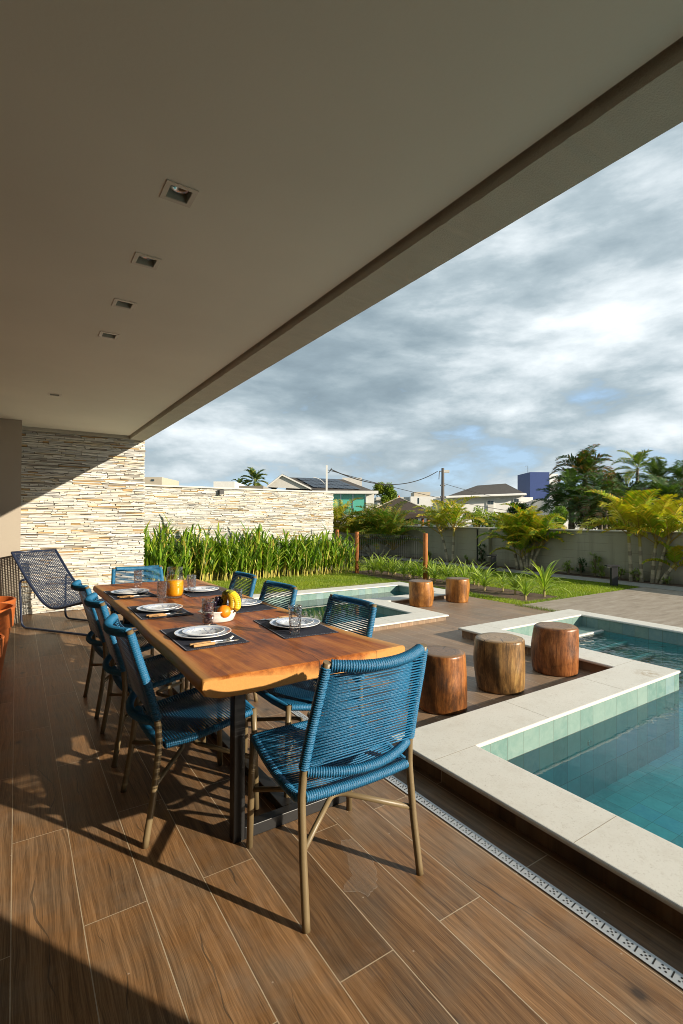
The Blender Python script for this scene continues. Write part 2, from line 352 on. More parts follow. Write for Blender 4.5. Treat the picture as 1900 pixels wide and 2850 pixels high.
M['beam'] = simple('rough_render', (.55, .515, .42), .95, 0, .10, 7, .9, 170)
M['greywall'] = simple('taupe_wall', (.36, .315, .255), .9, 0, .06, 2, .25, 120)
M['gwall'] = simple('olive_render', (.36, .335, .235), .92, 0, .10, 1.6, .5, 45)
M['cap'] = simple('wall_cap', (.62, .59, .52), .8)
M['white'] = simple('white_paint', (.72, .71, .68), .7, 0, .08, 1.5)
M['dirtywhite'] = simple('weathered_white', (.58, .56, .52), .8, 0, .25, 2.5)
M['beige'] = simple('beige_render', (.48, .42, .33), .85, 0, .1, 2)
M['blue'] = simple('blue_mosaic', (.022, .052, .19), .5, 0, .25, 9)
M['stone'] = attrmat('ledger_stone', .8, .55, (12, 12, 95), .8)
M['mortar'] = simple('dark_joint', (.15, .12, .09), .95)
M['leaf'] = leaf_material('leaf'); M['grassleaf'] = leaf_material('grass_blade', .5, .35)
M['bark'] = attrmat('palm_bark', .85, .35, (20, 20, 60), .5)
M['lawn'] = simple('lawn_ground', (.15, .17, .016), .95, 0, .5, 16, .6, 120)
M['ground'] = simple('ground', (.095, .10, .035), .95, 0, .4, 3)
M['soil'] = simple('soil', (.105, .066, .040), .98, 0, .5, 22, .9, 60)
M['path'] = simple('grey_paving', (.36, .35, .32), .85, 0, .2, 6)
M['cotta'] = simple('terracotta', (.50, .125, .024), .55, 0, .16, 5, .15, 60)
M['matcloth'] = simple('placemat_cloth', (.013, .017, .036), .85, 0, .2, 200, .5, 900)
M['stitch'] = simple('stitch', (.20, .21, .25), .9)
M['juice'] = simple('orange_juice', (1.0, .46, .006), .35, 0, .04, 10)
M['ceramic'] = simple('white_ceramic', (.78, .77, .74), .12, 0, .02)
M['glass'] = glass_material('clear_glass', mixf=.5); M['bubble'] = glass_material('bubble_glass', (1, 1, 1), 85, .95)
M['winglass'] = simple('window_glass', (.03, .05, .06), .1, 0, .3)
M['green'] = simple('green_glass', (.10, .42, .33), .15, 0, .15, 1)
M['tileroof'] = simple('dark_roof_tile', (.075, .065, .056), .8, 0, .55, 5, .8, 30)
M['thatch'] = simple('thatch', (.055, .040, .031), .95, 0, .4, 14, .9, 60)
M['solar'] = simple('solar_panel', (.035, .042, .06), .2, 0, .2)
M['wire'] = simple('wire', (.02, .02, .02), .6)
M['fence'] = simple('fence_wire', (.035, .04, .04), .5)
M['concretepole'] = simple('pole_grey', (.10, .09, .08), .85, 0, .3, 6)
M['orange'] = simple('orange_peel', (.85, .25, .008), .38, 0, .06, 9, .35, 260)
M['banana'] = attrmat('banana', .45, .18, (60, 60, 60), .05)
M['plum'] = simple('dark_fruit', (.075, .010, .018), .28, 0, .4, 30)
M['grape'] = simple('black_grape', (.014, .010, .022), .22, 0, .3)
M['joint'] = simple('stone_joint', (.30, .26, .20), .9)
M['recess'] = simple('lamp_recess', (.42, .43, .36), .6)
M['lamp'] = simple('lamp_trim', (.66, .60, .50), .5); M['reflector'] = simple('reflector', (.9, .9, .88), .22, 1.0)
M['dark'] = simple('hut_interior_shade', (.035, .034, .028), .6)

def concrete_material():
    m, t, b = newmat('weathered_paving')
    oc = t.add('ShaderNodeTexCoord').outputs['Object']; x, y, z = t.sep(oc)
    n = t.noise(t.comb(t.m('MULTIPLY', x, 1.2), t.m('MULTIPLY', y, 5.0), 0.0), 1.6, 8, .7); n2 = t.noise(oc, 40, 4, .6)
    c = t.ramp(n, [(.32, (.23, .185, .14)), (.52, (.34, .285, .225)), (.7, (.43, .38, .32))])
    c = t.mix(t.m('MULTIPLY', n2, .3), c, (.25, .21, .17))
    fy = t.m('FRACT', t.m('DIVIDE', t.m('ADD', y, 10.0), 1.25)); fx = t.m('FRACT', t.m('DIVIDE', x, .2))
    gr = t.m('MAXIMUM', t.m('LESS_THAN', fy, .004), t.m('LESS_THAN', fx, .02))
    c = t.mix(t.m('MULTIPLY', gr, .35), c, (.45, .38, .3))
    setb(t, b, Base_Color=c, Roughness=.75, Normal=t.bump(n2, .2, .003)); return m
M['concrete'] = concrete_material()

def gwall_material():
    m, t, b = newmat('olive_block_render')
    oc = t.add('ShaderNodeTexCoord').outputs['Object']; x, y, z = t.sep(oc)
    n = t.noise(oc, 1.3, 7, .65); st = t.noise(t.comb(x, t.m('MULTIPLY', y, 4.0), t.m('MULTIPLY', z, .35)), 1.0, 7, .7)
    jz = t.m('FRACT', t.m('DIVIDE', t.m('ADD', z, t.m('MULTIPLY', t.m('SUBTRACT', t.noise(oc, 3, 3), .5), .02)), .195))
    j = t.m('MULTIPLY', t.m('LESS_THAN', jz, .06), t.ramp(t.noise(oc, 1.9, 3), [(.42, 0.0), (.58, .5)]))
    c = t.mix(n, (.30, .275, .185), (.42, .395, .29)); c = t.mix(t.ramp(st, [(.52, 0.0), (.72, .55)]), c, (.20, .185, .13)); c = t.mix(j, c, (.17, .155, .11))
    dirt = t.m('MULTIPLY', t.m('SUBTRACT', 1.0, t.m('DIVIDE', z, .22), clamp=True), t.m('MULTIPLY', st, 1.2)); c = t.mix(dirt, c, (.12, .095, .06))
    setb(t, b, Base_Color=c, Roughness=.92, Normal=t.bump(t.m('ADD', t.noise(oc, 40, 4), t.m('MULTIPLY', j, -1.0)), .4, .006)); return m
M['gwall'] = gwall_material()

def path_material():
    m, t, b = newmat('grey_block_path')
    oc = t.add('ShaderNodeTexCoord').outputs['Object']
    br = t.add('ShaderNodeTexBrick', Color1=(.34, .33, .30, 1), Color2=(.42, .41, .38, 1), Mortar=(.16, .15, .12, 1), Scale=4.5, Mortar_Size=.012)
    t.l.new(oc, br.inputs['Vector'])
    c = t.mix(t.m('MULTIPLY', t.noise(oc, 3, 6, .7), .7), br.outputs['Color'], (.22, .20, .16))
    setb(t, b, Base_Color=c, Roughness=.85); return m
M['path'] = path_material()

def plate_material(rimr, name):
    """white china, blue-grey rim line and small blue sprigs"""
    m, t, b = newmat(name)
    oc = t.add('ShaderNodeTexCoord').outputs['Object']; x, y, z = t.sep(oc)
    r = t.m('SQRT', t.m('ADD', t.m('MULTIPLY', x, x), t.m('MULTIPLY', y, y)))
    n = t.noise(oc, 48, 4, .6, 1.2); n2 = t.noise(t.vm('ADD', oc, (2., 3., 0.)), 18, 2)
    c = t.mix(t.ramp(n, [(.52, 0.0), (.58, 1.0)]), (.70, .74, .80), (.09, .14, .30))
    c = t.mix(t.ramp(n2, [(.50, 1.0), (.55, 0.0)]), c, (.70, .74, .80))
    rim = t.m('GREATER_THAN', r, rimr*.80)
    c = t.mix(t.m('MULTIPLY', rim, .75), c, (.34, .43, .62))
    c = t.mix(t.m('GREATER_THAN', r, rimr*.97), c, (.80, .80, .80))
    setb(t, b, Base_Color=c, Roughness=.12); return m
M['plateL'] = plate_material(.140, 'dinner_plate_china'); M['plateS'] = plate_material(.105, 'side_plate_china')

def film_material(name, a):
    m, t, b = newmat(name); out = [n for n in t.n if n.type == 'OUTPUT_MATERIAL'][0]
    setb(t, b, Base_Color=(.62, .52, .42), Roughness=.6); n = t.noise(t.add('ShaderNodeTexCoord').outputs['Object'], 60, 5, .7)
    tr = t.add('ShaderNodeBsdfTransparent'); mx = t.add('ShaderNodeMixShader', i0=t.m('MULTIPLY', n, a*2)); t.l.new(tr.outputs[0], mx.inputs[1]); t.l.new(b.outputs[0], mx.inputs[2]); t.l.new(mx.outputs[0], out.inputs[0]); return m
M['film'] = film_material('dried_film', .10); M['filmrim'] = film_material('dried_rim', .26)

# ---------------------------------------------------------------- mesh helpers
class MB:
    def __init__(s): s.v = []; s.f = []; s.c = []; s.cols = False
    def add(s, vs, fs, col=None):
        o = len(s.v); s.v.extend([tuple(map(float, p)) for p in vs]); s.f.extend([tuple(i+o for i in f) for f in fs])
        if col is not None: s.cols = True
        s.c.extend([col or (.5, .5, .5)]*len(fs)); return s
    def box(s, x0, x1, y0, y1, z0, z1, col=None):
        v = [(x0, y0, z0), (x1, y0, z0), (x1, y1, z0), (x0, y1, z0), (x0, y0, z1), (x1, y0, z1), (x1, y1, z1), (x0, y1, z1)]
        return s.add(v, [(0, 3, 2, 1), (4, 5, 6, 7), (0, 1, 5, 4), (1, 2, 6, 5), (2, 3, 7, 6), (3, 0, 4, 7)], col)
    def rbox(s, c, size, rz=0, col=None):
        a, b, h = size[0]/2, size[1]/2, size[2]/2; cs, sn = math.cos(rz), math.sin(rz)
        v = []
        for z in (-h, h):
            for x, y in ((-a, -b), (a, -b), (a, b), (-a, b)): v.append((c[0]+x*cs-y*sn, c[1]+x*sn+y*cs, c[2]+z))
        return s.add(v, [(0, 3, 2, 1), (4, 5, 6, 7), (0, 1, 5, 4), (1, 2, 6, 5), (2, 3, 7, 6), (3, 0, 4, 7)], col)
    def tube(s, pts, r, n=8, cap=True, col=None, rf=None, flat=1.0):
        P = [Vector(p) for p in pts]; k = len(P); vs = []
        t0 = (P[1]-P[0]).normalized(); up = Vector((0, 0, 1)) if abs(t0.z) < .9 else Vector((1, 0, 0))
        nrm = (up-t0*up.dot(t0)).normalized()
        for i in range(k):
            t = (P[min(i+1, k-1)]-P[max(i-1, 0)]).normalized()
            nrm = (nrm-t*nrm.dot(t)); nrm = nrm.normalized() if nrm.length > 1e-9 else Vector((1, 0, 0))
            bn = t.cross(nrm); rr = rf[i] if rf is not None else r
            for j in range(n):
                a = 2*PI*j/n; vs.append(P[i]+nrm*math.cos(a)*rr*flat+bn*math.sin(a)*rr)
        fs = [(i*n+j, i*n+(j+1) % n, (i+1)*n+(j+1) % n, (i+1)*n+j) for i in range(k-1) for j in range(n)]
        if cap: fs += [tuple(range(n-1, -1, -1)), tuple((k-1)*n+j for j in range(n))]
        return s.add(vs, fs, col)
    def lathe(s, prof, n=24, c=(0, 0, 0), col=None, wob=None, cap=True):
        vs = []; k = len(prof)
        for i, (r, z) in enumerate(prof):
            for j in range(n):
                a = 2*PI*j/n; q = r*(wob(a, z) if wob else 1)
                vs.append((c[0]+q*math.cos(a), c[1]+q*math.sin(a), c[2]+z))
        fs = [(i*n+j, i*n+(j+1) % n, (i+1)*n+(j+1) % n, (i+1)*n+j) for i in range(k-1) for j in range(n)]
        if cap: fs += [tuple(range(n-1, -1, -1)), tuple((k-1)*n+j for j in range(n))]
        return s.add(vs, fs, col)
    def ball(s, c, r, n=14, m=9, sc=(1, 1, 1), col=None):
        vs = [(c[0], c[1], c[2]-r*sc[2])]
        for i in range(1, m):
            p = -PI/2+PI*i/m
            for j in range(n):
                a = 2*PI*j/n; vs.append((c[0]+r*sc[0]*math.cos(p)*math.cos(a), c[1]+r*sc[1]*math.cos(p)*math.sin(a), c[2]+r*sc[2]*math.sin(p)))
        vs.append((c[0], c[1], c[2]+r*sc[2])); L = len(vs)-1
        fs = [(0, 1+(j+1) % n, 1+j) for j in range(n)]
        for i in range(m-2):
            for j in range(n): a = 1+i*n+j; b = 1+i*n+(j+1) % n; fs.append((a, b, b+n, a+n))
        b0 = 1+(m-2)*n; fs += [(b0+j, b0+(j+1) % n, L) for j in range(n)]
        return s.add(vs, fs, col)
    def build(s, name, mat, parent=None, smooth=False, bevel=0, seg=2, loc=None):
        me = bpy.data.meshes.new(name); me.from_pydata(s.v, [], s.f); me.materials.append(mat)
        if s.cols:
            at = me.color_attributes.new('Col', 'FLOAT_COLOR', 'CORNER')
            cnt = [len(f) for f in s.f]; arr = np.repeat(np.array(s.c, dtype=np.float32), cnt, axis=0)
            arr = np.hstack([arr, np.ones((len(arr), 1), np.float32)]); at.data.foreach_set('color', arr.ravel())
        if smooth: me.polygons.foreach_set('use_smooth', [True]*len(me.polygons))
        me.update()
        o = bpy.data.objects.new(name, me); COL.objects.link(o)
        if loc is not None: o.location = loc
        if parent: o.parent = parent
        if bevel:
            b = o.modifiers.new('bevel', 'BEVEL'); b.width = bevel; b.segments = seg; b.limit_method = 'ANGLE'
        return o
def smooth_by_angle(o, ang=40):
    me = o.data; me.polygons.foreach_set('use_smooth', [True]*len(me.polygons))
    try: me.set_sharp_from_angle(angle=R(ang))
    except Exception: pass
    return o
def empty(name, loc=(0, 0, 0), rz=0):
    o = bpy.data.objects.new(name, None); o.location = loc; o.rotation_euler = (0, 0, rz); o.empty_display_size = .1; COL.objects.link(o); return o
def tag(o, label, cat, group=None):
    o['label'] = label; o['category'] = cat
    if group: o['group'] = group
    return o
def struct(o, kind='structure', label=None, cat=None):
    o['kind'] = kind
    if label: o['label'] = label
    if cat: o['category'] = cat
    return o
def copy_tree(o, parent=None):
    c = o.copy(); COL.objects.link(c); c.parent = parent
    for ch in list(o.children): copy_tree(ch, c)
    return c
def arc_pts(pts, rad, n=6):
    """round the corners of a polyline"""
    P = [Vector(p) for p in pts]; out = [P[0]]
    for i in range(1, len(P)-1):
        a = (P[i-1]-P[i]); b = (P[i+1]-P[i]); d = min(rad, a.length*.49, b.length*.49)
        p0 = P[i]+a.normalized()*d; p1 = P[i]+b.normalized()*d
        for k in range(n+1):
            t = k/n; out.append((1-t)**2*p0+2*t*(1-t)*P[i]+t*t*p1)
    out.append(P[-1]); return out
def resample(pts, step):
    P = [Vector(p) for p in pts]; out = [P[0]]; 
    L = [0]
    for a, b in zip(P, P[1:]): L.append(L[-1]+(b-a).length)
    n = max(2, int(L[-1]/step)); j = 0
    for k in range(1, n+1):
        d = L[-1]*k/n
        while j < len(L)-2 and L[j+1] < d: j += 1
        t = (d-L[j])/max(1e-9, L[j+1]-L[j]); out.append(P[j].lerp(P[j+1], min(1, t)))
    return out
def coil(mb, pts, r, pitch=.0085, amp=.0036, n=10):
    q = resample(pts, pitch/4); rf = [r+amp*abs(math.sin(PI*i/4)) for i in range(len(q))]
    mb.tube(q, r, n, True, rf=rf)
def cells(bx, holes):
    """rectangles covering bx=(x0,x1,y0,y1) minus holes"""
    xs = sorted({bx[0], bx[1], *[v for h in holes for v in h[:2] if bx[0] < v < bx[1]]}); ys = sorted({bx[2], bx[3], *[v for h in holes for v in h[2:] if bx[2] < v < bx[3]]})
    out = []
    for x0, x1 in zip(xs, xs[1:]):
        for y0, y1 in zip(ys, ys[1:]):
            cx, cy = (x0+x1)/2, (y0+y1)/2
            if not any(h[0] < cx < h[1] and h[2] < cy < h[3] for h in holes): out.append((x0, x1, y0, y1))
    return out
def sheet(name, bx, holes, z, mat, down=False):
    mb = MB()
    for x0, x1, y0, y1 in cells(bx, holes):
        v = [(x0, y0, z), (x1, y0, z), (x1, y1, z), (x0, y1, z)]
        mb.add(v, [(3, 2, 1, 0) if down else (0, 1, 2, 3)])
    return mb.build(name, mat)

F_ = 1371.4
def hor(px): return 1443+.0039*(px-950)
def at(px, py, d):
    """a point seen at source-photo pixel px, py at distance d along the view axis"""
    return Vector((0, 0, HC))+(cf+cr*((px-950)/F_)-cu*((py-1425)/F_))*d

# ================================================================= SETTING
POOL1_OUT = [(1.80, 6.50, -8, 2.24), (4.25, 6.50, 2.24, 4.02)]
POOL2_OUT = [(1.80, 6.50, 5.99, 7.70), (1.80, 4.82, 4.69, 5.99)]
HOLES = [(1.84, 6.40, -8, 2.18), (4.27, 6.40, 2.17, 3.94), (1.84, 6.46, 6.03, 7.66), (1.84, 4.78, 4.73, 6.04)]
struct(sheet('ground', (-300, 400, -120, 500), [(-4, 10.5, -8, 12)], -.05, M['ground']))
struct(sheet('tiled_floor', (-4, 6.6, -8, 8.3), HOLES, 0, M['floor']))
struct(sheet('paved_yard', (6.64, 10.45, -8, 4.92), [], .002, M['concrete']))
struct(sheet('lawn', (-4, 10.45, -8, 12.0), [(-4, 6.62, -8, 7.68), (-4, 1.67, -8, 8.3), (6.60, 10.45, -8, 4.92), (6.95, 7.95, 5.0, 10.4)], -.012, M['lawn']))
struct(sheet('soil', (6.95, 7.95, 5.0, 10.4), [], -.006, M['soil']))
struct(sheet('soil_border', (11.1, 11.60, -8, 60), [], .004, M['soil']))
struct(sheet('garden_path', (10.45, 11.1, -8, 60), [], .006, M['path']))
struct(sheet('lawn_strip', (6.5, 6.64, -8, 4.92), [], -.012, M['lawn']))
struct(sheet('street', (11.9, 300, -100, 400), [], -.02, M['ground']))

# ceiling with the five recess openings
LX = [(.507, 1.905), (.512, 2.495), (.511, 3.075), (.514, 3.66), (.312, 5.74)]
HO = .0405; ZC = 2.590
ceil = sheet('ceiling', (-3.2, 1.402, -.7, 7.97), [(x-HO, x+HO, y-HO, y+HO) for x, y in LX], ZC, M['plaster'], True)
struct(ceil)
mb = MB(); mb.box(-3.2, 1.44, -.95, 8.4, 2.80, 3.0); mb.build('roof_slab', M['beam'], ceil)
mb = MB(); mb.box(-3.2, 1.4018, 7.9702, 7.982, 2.590, 2.66); mb.box(1.4022, 1.414, -.7, 7.9698, 2.590, 2.66); mb.build('ceiling_edge', M['plaster'], ceil)
# the beam: rough render with a slightly uneven lower edge
mb = MB(); n = 260; vs = []
for i in range(n+1):
    y = -.95+(8.40+.95)*i/n
    j1, j2 = rng.normal(0, .0030), rng.normal(0, .0022)
    vs += [(1.44, y, 3.0), (1.44+j2*.6, y, 2.55+j2), (1.665+j1, y, 2.55+j1*.8), (1.668, y, 3.0)]
fs = [(i*4+j, i*4+(j+1) % 4, (i+1)*4+(j+1) % 4, (i+1)*4+j) for i in range(n) for j in range(4)]+[(0, 1, 2, 3), (n*4+3, n*4+2, n*4+1, n*4)]
mb.add(vs, fs); mb.build('beam', M['beam'], ceil)
mb = MB(); mb.box(-.2, 1.438, 8.06, 8.4, 2.553, 2.80); mb.build('end_beam', M['beam'], ceil)

# house walls
mb = MB(); mb.box(-3.2, .05, 7.50, 8.45, 0, 2.589)
tag(mb.build('wall', M['greywall']), 'plain taupe rendered wall left of the stacked stone wall', 'wall')
mb = MB(); mb.box(-3.4, -3.2, -.95, 8.45, 0, 2.8)
tag(mb.build('wall', M['greywall']), 'long plain house wall along the inner side of the veranda', 'wall')
mb = MB(); mb.box(-3.2, 1.665, -.95, -.70, 0, 2.549)
tag(mb.build('wall', M['greywall']), 'house wall behind the camera closing the near end of the veranda', 'wall')

def stone_wall(name, x0, x1, z0, z1, y, thick, label, seed, side=True):
    r = random.Random(seed); root = empty(name, (0, 0, 0)); tag(root, label, 'stone wall')
    b = MB(); b.box(x0, x1-.03, y+.03, y+thick, z0, z1); b.build('backing', M['mortar'], root)
    s = MB(); z = z0
    def colour():
        q = r.random()
        if q < .56: c = (.62, .605, .55)
        elif q < .76: c = (.47, .47, .45)
        elif q < .90: c = (.56, .50, .39)
        elif q < .955: c = (.42, .29, .14)
        else: c = (.30, .27, .23)
        k = r.uniform(.80, 1.12); return tuple(v*k for v in c)
    while z < z1-.004:
        h = min(r.choice((.013, .016, .019, .022, .027)), z1-z); x = x0-r.uniform(0, .3)
        while x < x1:
            L = r.choice((.05, .08, .12, .18, .25, .34, .46))*r.uniform(.8, 1.2); a, b_ = max(x, x0), min(x+L, x1)
            if x1-b_ < .04: b_ = x1+r.uniform(-.012, .012)
            if b_-a > .02:
                d = r.uniform(0, .026); g = r.uniform(.0015, .005); t1, t2 = r.uniform(-.0055, .0055), r.uniform(-.0055, .0055)
                s.add([(a+.0015, y+.012-d, z+g+t1), (b_-.002, y+.012-d+r.uniform(-.007, .007), z+g+t2), (b_-.002, y+.05, z+g), (a+.0015, y+.05, z+g),
                       (a+.0015, y+.012-d, z+h-.0005+t1), (b_-.002, y+.012-d+r.uniform(-.007, .007), z+h-.0005+t2), (b_-.002, y+.05, z+h), (a+.0015, y+.05, z+h)],
                      [(0, 3, 2, 1), (4, 5, 6, 7), (0, 1, 5, 4), (1, 2, 6, 5), (2, 3, 7, 6), (3, 0, 4, 7)], colour())
            x += L+r.uniform(0, .004)
        if side:   # return slivers on the free end
            yy = y+.05
            while yy < y+thick:
                L = r.uniform(.05, .2); c = colour(); q = x1+r.uniform(-.02, .008)
                s.box(x1-.06, q, yy, min(yy+L, y+thick), z+.002, z+h-.001, c); yy += L
        z += h
    s.build('stone_slips', M['stone'], root); return root
stone_wall('stone_wall', .05, 1.672, 0, 2.552, 8.12, .28, 'tall stacked pale stone wall under the end of the veranda beam', 3)
lw = stone_wall('stone_wall', 1.2, 7.0, 0, 2.02, 11.0, .22, 'long low stacked stone garden wall with a thin pale cap behind the hedge', 5)
mb = MB(); mb.box(1.2, 7.02, 10.965, 11.24, 2.02, 2.055); mb.build('cap', M['cap'], lw, bevel=.004)
b = MB(); b.box(3.865, 3.975, 10.90, 10.985, 1.89, 2.0)
wl = empty('wall_lamp', (0, 0, 0)); tag(wl, 'small dark box lamp near the top of the low stone garden wall', 'wall lamp')
b.build('housing', M['black'], wl, bevel=.004); b = MB(); b.box(3.88, 3.96, 10.91, 10.97, 1.882, 1.8895); b.build('lens', M['ceramic'], wl)

# boundary wall along the right side
gw = empty('garden_wall'); tag(gw, 'long olive grey rendered boundary wall behind the palms', 'wall')
b = MB(); b.box(11.55, 11.75, -8, 60, 0, 1.07); b.build('panel', M['gwall'], gw)
b = MB(); b.box(11.50, 11.80, -8, 60, 1.07, 1.10); b.build('cap', M['cap'], gw, bevel=.005)
b = MB()
for yy in (9.55, 16, 22): b.box(11.40, 11.549, yy, yy+.34, .12, 1.069)
b.build('pilaster', M['gwall'], gw)
b = MB(); b.tube([(11.42, 9.98, .12), (11.42, 9.98, 1.05)], .02, 8); b.build('downpipe', M['black'], gw)

# ---------------------------------------------------------------- pools
def basin(root, loops, z0, z1):
    b = MB()
    for L in loops:
        for (x0, y0), (x1, y1) in zip(L, L[1:]+L[:1]):
            b.add([(x0, y0, z0), (x1, y1, z0), (x1, y1, z1), (x0, y0, z1)], [(3, 2, 1, 0)])
    return b
def coping(root, polys, joints, zt, th=.03):
    b = MB()
    for P in polys:
        n = len(P); b.add([(x, y, zt-th) for x, y in P]+[(x, y, zt) for x, y in P], [tuple(range(n-1, -1, -1)), tuple(range(n, 2*n))]+[(i, (i+1) % n, n+(i+1) % n, n+i) for i in range(n)])
    o = b.build('coping', M['coping'], root, bevel=.011, seg=4)
    for x0, x1, y0, y1 in joints:
        j = MB(); j.box(x0, x1, y0, y1, zt-.0005, zt+.0004); j.build('joint', M['joint'], o)
def riser(root, segs, zt, mat):
    b = MB()
    for x0, x1, y0, y1 in segs: b.box(x0, x1, y0, y1, -.02, zt-.0245)
    return b.build('riser', mat, root)

p1 = empty('swimming_pool'); tag(p1, 'large L-shaped pool with steps and turquoise water beside the veranda', 'pool')
ZT = .105; ZB = -.52
L1 = [(2.12, -8), (6.20, -8), (6.20, 3.67), (4.585, 3.67), (4.585, 1.872), (2.12, 1.872)]
b = basin(p1, [L1], -.055, ZT-.024); b.build('tile_band', M['tile'], p1)
b = basin(p1, [L1], ZB, -.055); b.build('basin', M['tileglow'], p1)  # same tile as the band, its colour raised for the water's turquoise glow
b = MB()
b.add([(2.12, -8, ZB), (6.20, -8, ZB), (6.20, 1.872, ZB), (2.12, 1.872, ZB)], [(0, 1, 2, 3)])
b.add([(4.585, 1.872, ZB), (6.20, 1.872, ZB), (6.20, 3.67, ZB), (4.585, 3.67, ZB)], [(0, 1, 2, 3)])
b.build('pool_floor', M['tilefloor'], p1)  # floor colour raised to make up for the weak light under water
J = []
for y in (-.85, .10, 1.10): J.append((1.807, 2.118, y, y+.0022))
J += [(1.807, 2.13, 1.866, 1.8682), (2.80, 2.8022, 1.874, 2.208), (3.72, 3.7222, 1.874, 2.208), (4.242, 4.583, 2.220, 2.2222), (4.242, 4.583, 2.98, 2.9822), (4.595, 4.5972, 3.672, 3.973), (5.40, 5.4022, 3.672, 3.973), (6.197, 6.428, 3.655, 3.6572), (6.197, 6.428, 2.6, 2.6022)]
coping(p1, [[(1.795, -8), (2.13, -8), (2.13, 1.862), (4.595, 1.862), (4.595, 3.66), (6.185, 3.66), (6.185, -8), (6.44, -8), (6.44, 3.985), (4.23, 3.985), (4.23, 2.22), (1.795, 2.22)]], J, ZT, .024)
riser(p1, [(1.835, 1.86, -8, 2.185), (1.86, 4.27, 2.16, 2.185), (4.265, 4.29, 2.1855, 3.95), (4.29, 6.40, 3.925, 3.95), (6.38, 6.405, -8, 3.925)], ZT, M['floor'])
# steps in the corner, each tread with a pale nosing
for i, (ye, zz) in enumerate(((3.38, -.045), (3.09, -.13), (2.80, -.20), (2.51, -.30))):
    st = MB(); st.box(4.586, 6.199, ye+.03, 3.669, ZB, zz); s_ = st.build('step', M['tile'], p1)
    nb = MB(); nb.box(4.587, 6.198, ye-.012, ye+.029, zz-.028, zz+.004); nb.build('nosing', M['coping'], s_, bevel=.006)
b = MB(); b.lathe([(.001, 0), (.016, 0), (.020, .004), (.008, .008), (.008, .002), (.001, .002)], 16, cap=False)
nz = b.build('water_jet', M['steel'], p1, smooth=True); nz.location = (3.25, 1.870, -.16); nz.rotation_euler = (R(90), 0, 0)
def water(name, rects):
    b = MB()
    for x0, x1, y0, y1 in rects: b.add([(x0, y0, -.055), (x1, y0, -.055), (x1, y1, -.055), (x0, y1, -.055)], [(0, 1, 2, 3)])
    struct(b.build(name, M['water']))
water('pool_water', [(2.121, 6.199, -7.99, 1.871), (4.586, 6.199, 1.871, 3.669)])

p2 = empty('plunge_pool'); tag(p2, 'smaller plunge pool with pale stone edge in front of the lawn', 'pool')
ZT2 = .075; ZB2 = -.42
L2 = [(2.11, 5.03), (4.51, 5.03), (4.51, 6.31), (6.195, 6.31), (6.195, 7.37), (2.11, 7.37)]
b = basin(p2, [L2], ZB2, ZT2-.024); b.build('basin', M['tile'], p2); b = MB()
b.add([(2.11, 5.03, ZB2), (4.51, 5.03, ZB2), (4.51, 7.37, ZB2), (2.11, 7.37, ZB2)], [(0, 1, 2, 3)])
b.add([(4.51, 6.31, ZB2), (6.195, 6.31, ZB2), (6.195, 7.37, ZB2), (4.51, 7.37, ZB2)], [(0, 1, 2, 3)])
b.build('pool_floor', M['tilefloor'], p2)
J = [(2.9, 2.9022, 4.70, 5.04), (3.9, 3.9022, 4.70, 5.04), (4.50, 4.81, 5.055, 5.0572), (4.50, 4.81, 5.99, 5.9922), (5.5, 5.5022, 6.0, 6.32), (6.18, 6.49, 6.33, 6.3322)]+[(x, x+.0022, 7.36, 7.69) for x in (2.9, 4.0, 5.1, 6.17)]
coping(p2, [[(1.80, 4.69), (4.82, 4.69), (4.82, 5.99), (6.50, 5.99), (6.50, 7.70), (6.17, 7.70), (6.17, 6.33), (4.49, 6.33), (4.49, 5.05), (2.13, 5.05), (2.13, 7.70), (1.80, 7.70)], [(2.1305, 7.35), (6.1695, 7.35), (6.1695, 7.70), (2.1305, 7.70)]], J, ZT2, .024)
riser(p2, [(1.835, 1.86, 4.72, 7.67), (1.86, 4.785, 4.72, 4.745), (4.765, 4.785, 4.745, 6.02), (4.785, 6.44, 6.02, 6.045), (6.44, 6.465, 6.02, 7.67), (1.86, 6.44, 7.65, 7.67)], ZT2, M['floor'])
water('plunge_pool_water', [(2.111, 4.509, 5.031, 7.369), (4.509, 6.194, 6.311, 7.369)])

# linear drain
dr = empty('floor_drain'); tag(dr, 'long narrow metal slot drain set in the wood-look floor', 'drain')
b = MB(); b.box(1.612, 1.662, -.7, 8.1, .0012, .0035); b.build('grate', M['drainmetal'], dr)
b = MB(); P_ = .052; y = -.2; Z_ = .0041
while y < 4.6:
    b.add([(1.622, y, Z_), (1.652, y+.004, Z_), (1.652, y+.0085, Z_), (1.622, y+.0045, Z_)], [(0, 1, 2, 3)])
    for ox, oy in ((-.009, -.008), (.009, -.008), (0, 0), (-.009, .008), (.009, .008)):
        cx, cy = 1.637+ox, y+.028+oy; b.add([(cx+.0036*math.cos(k*PI/4), cy+.0036*math.sin(k*PI/4), Z_) for k in range(8)], [tuple(range(8))])
    y += P_
h = b.build('slots', M['hole'], dr); h['kind'] = 'stuff'

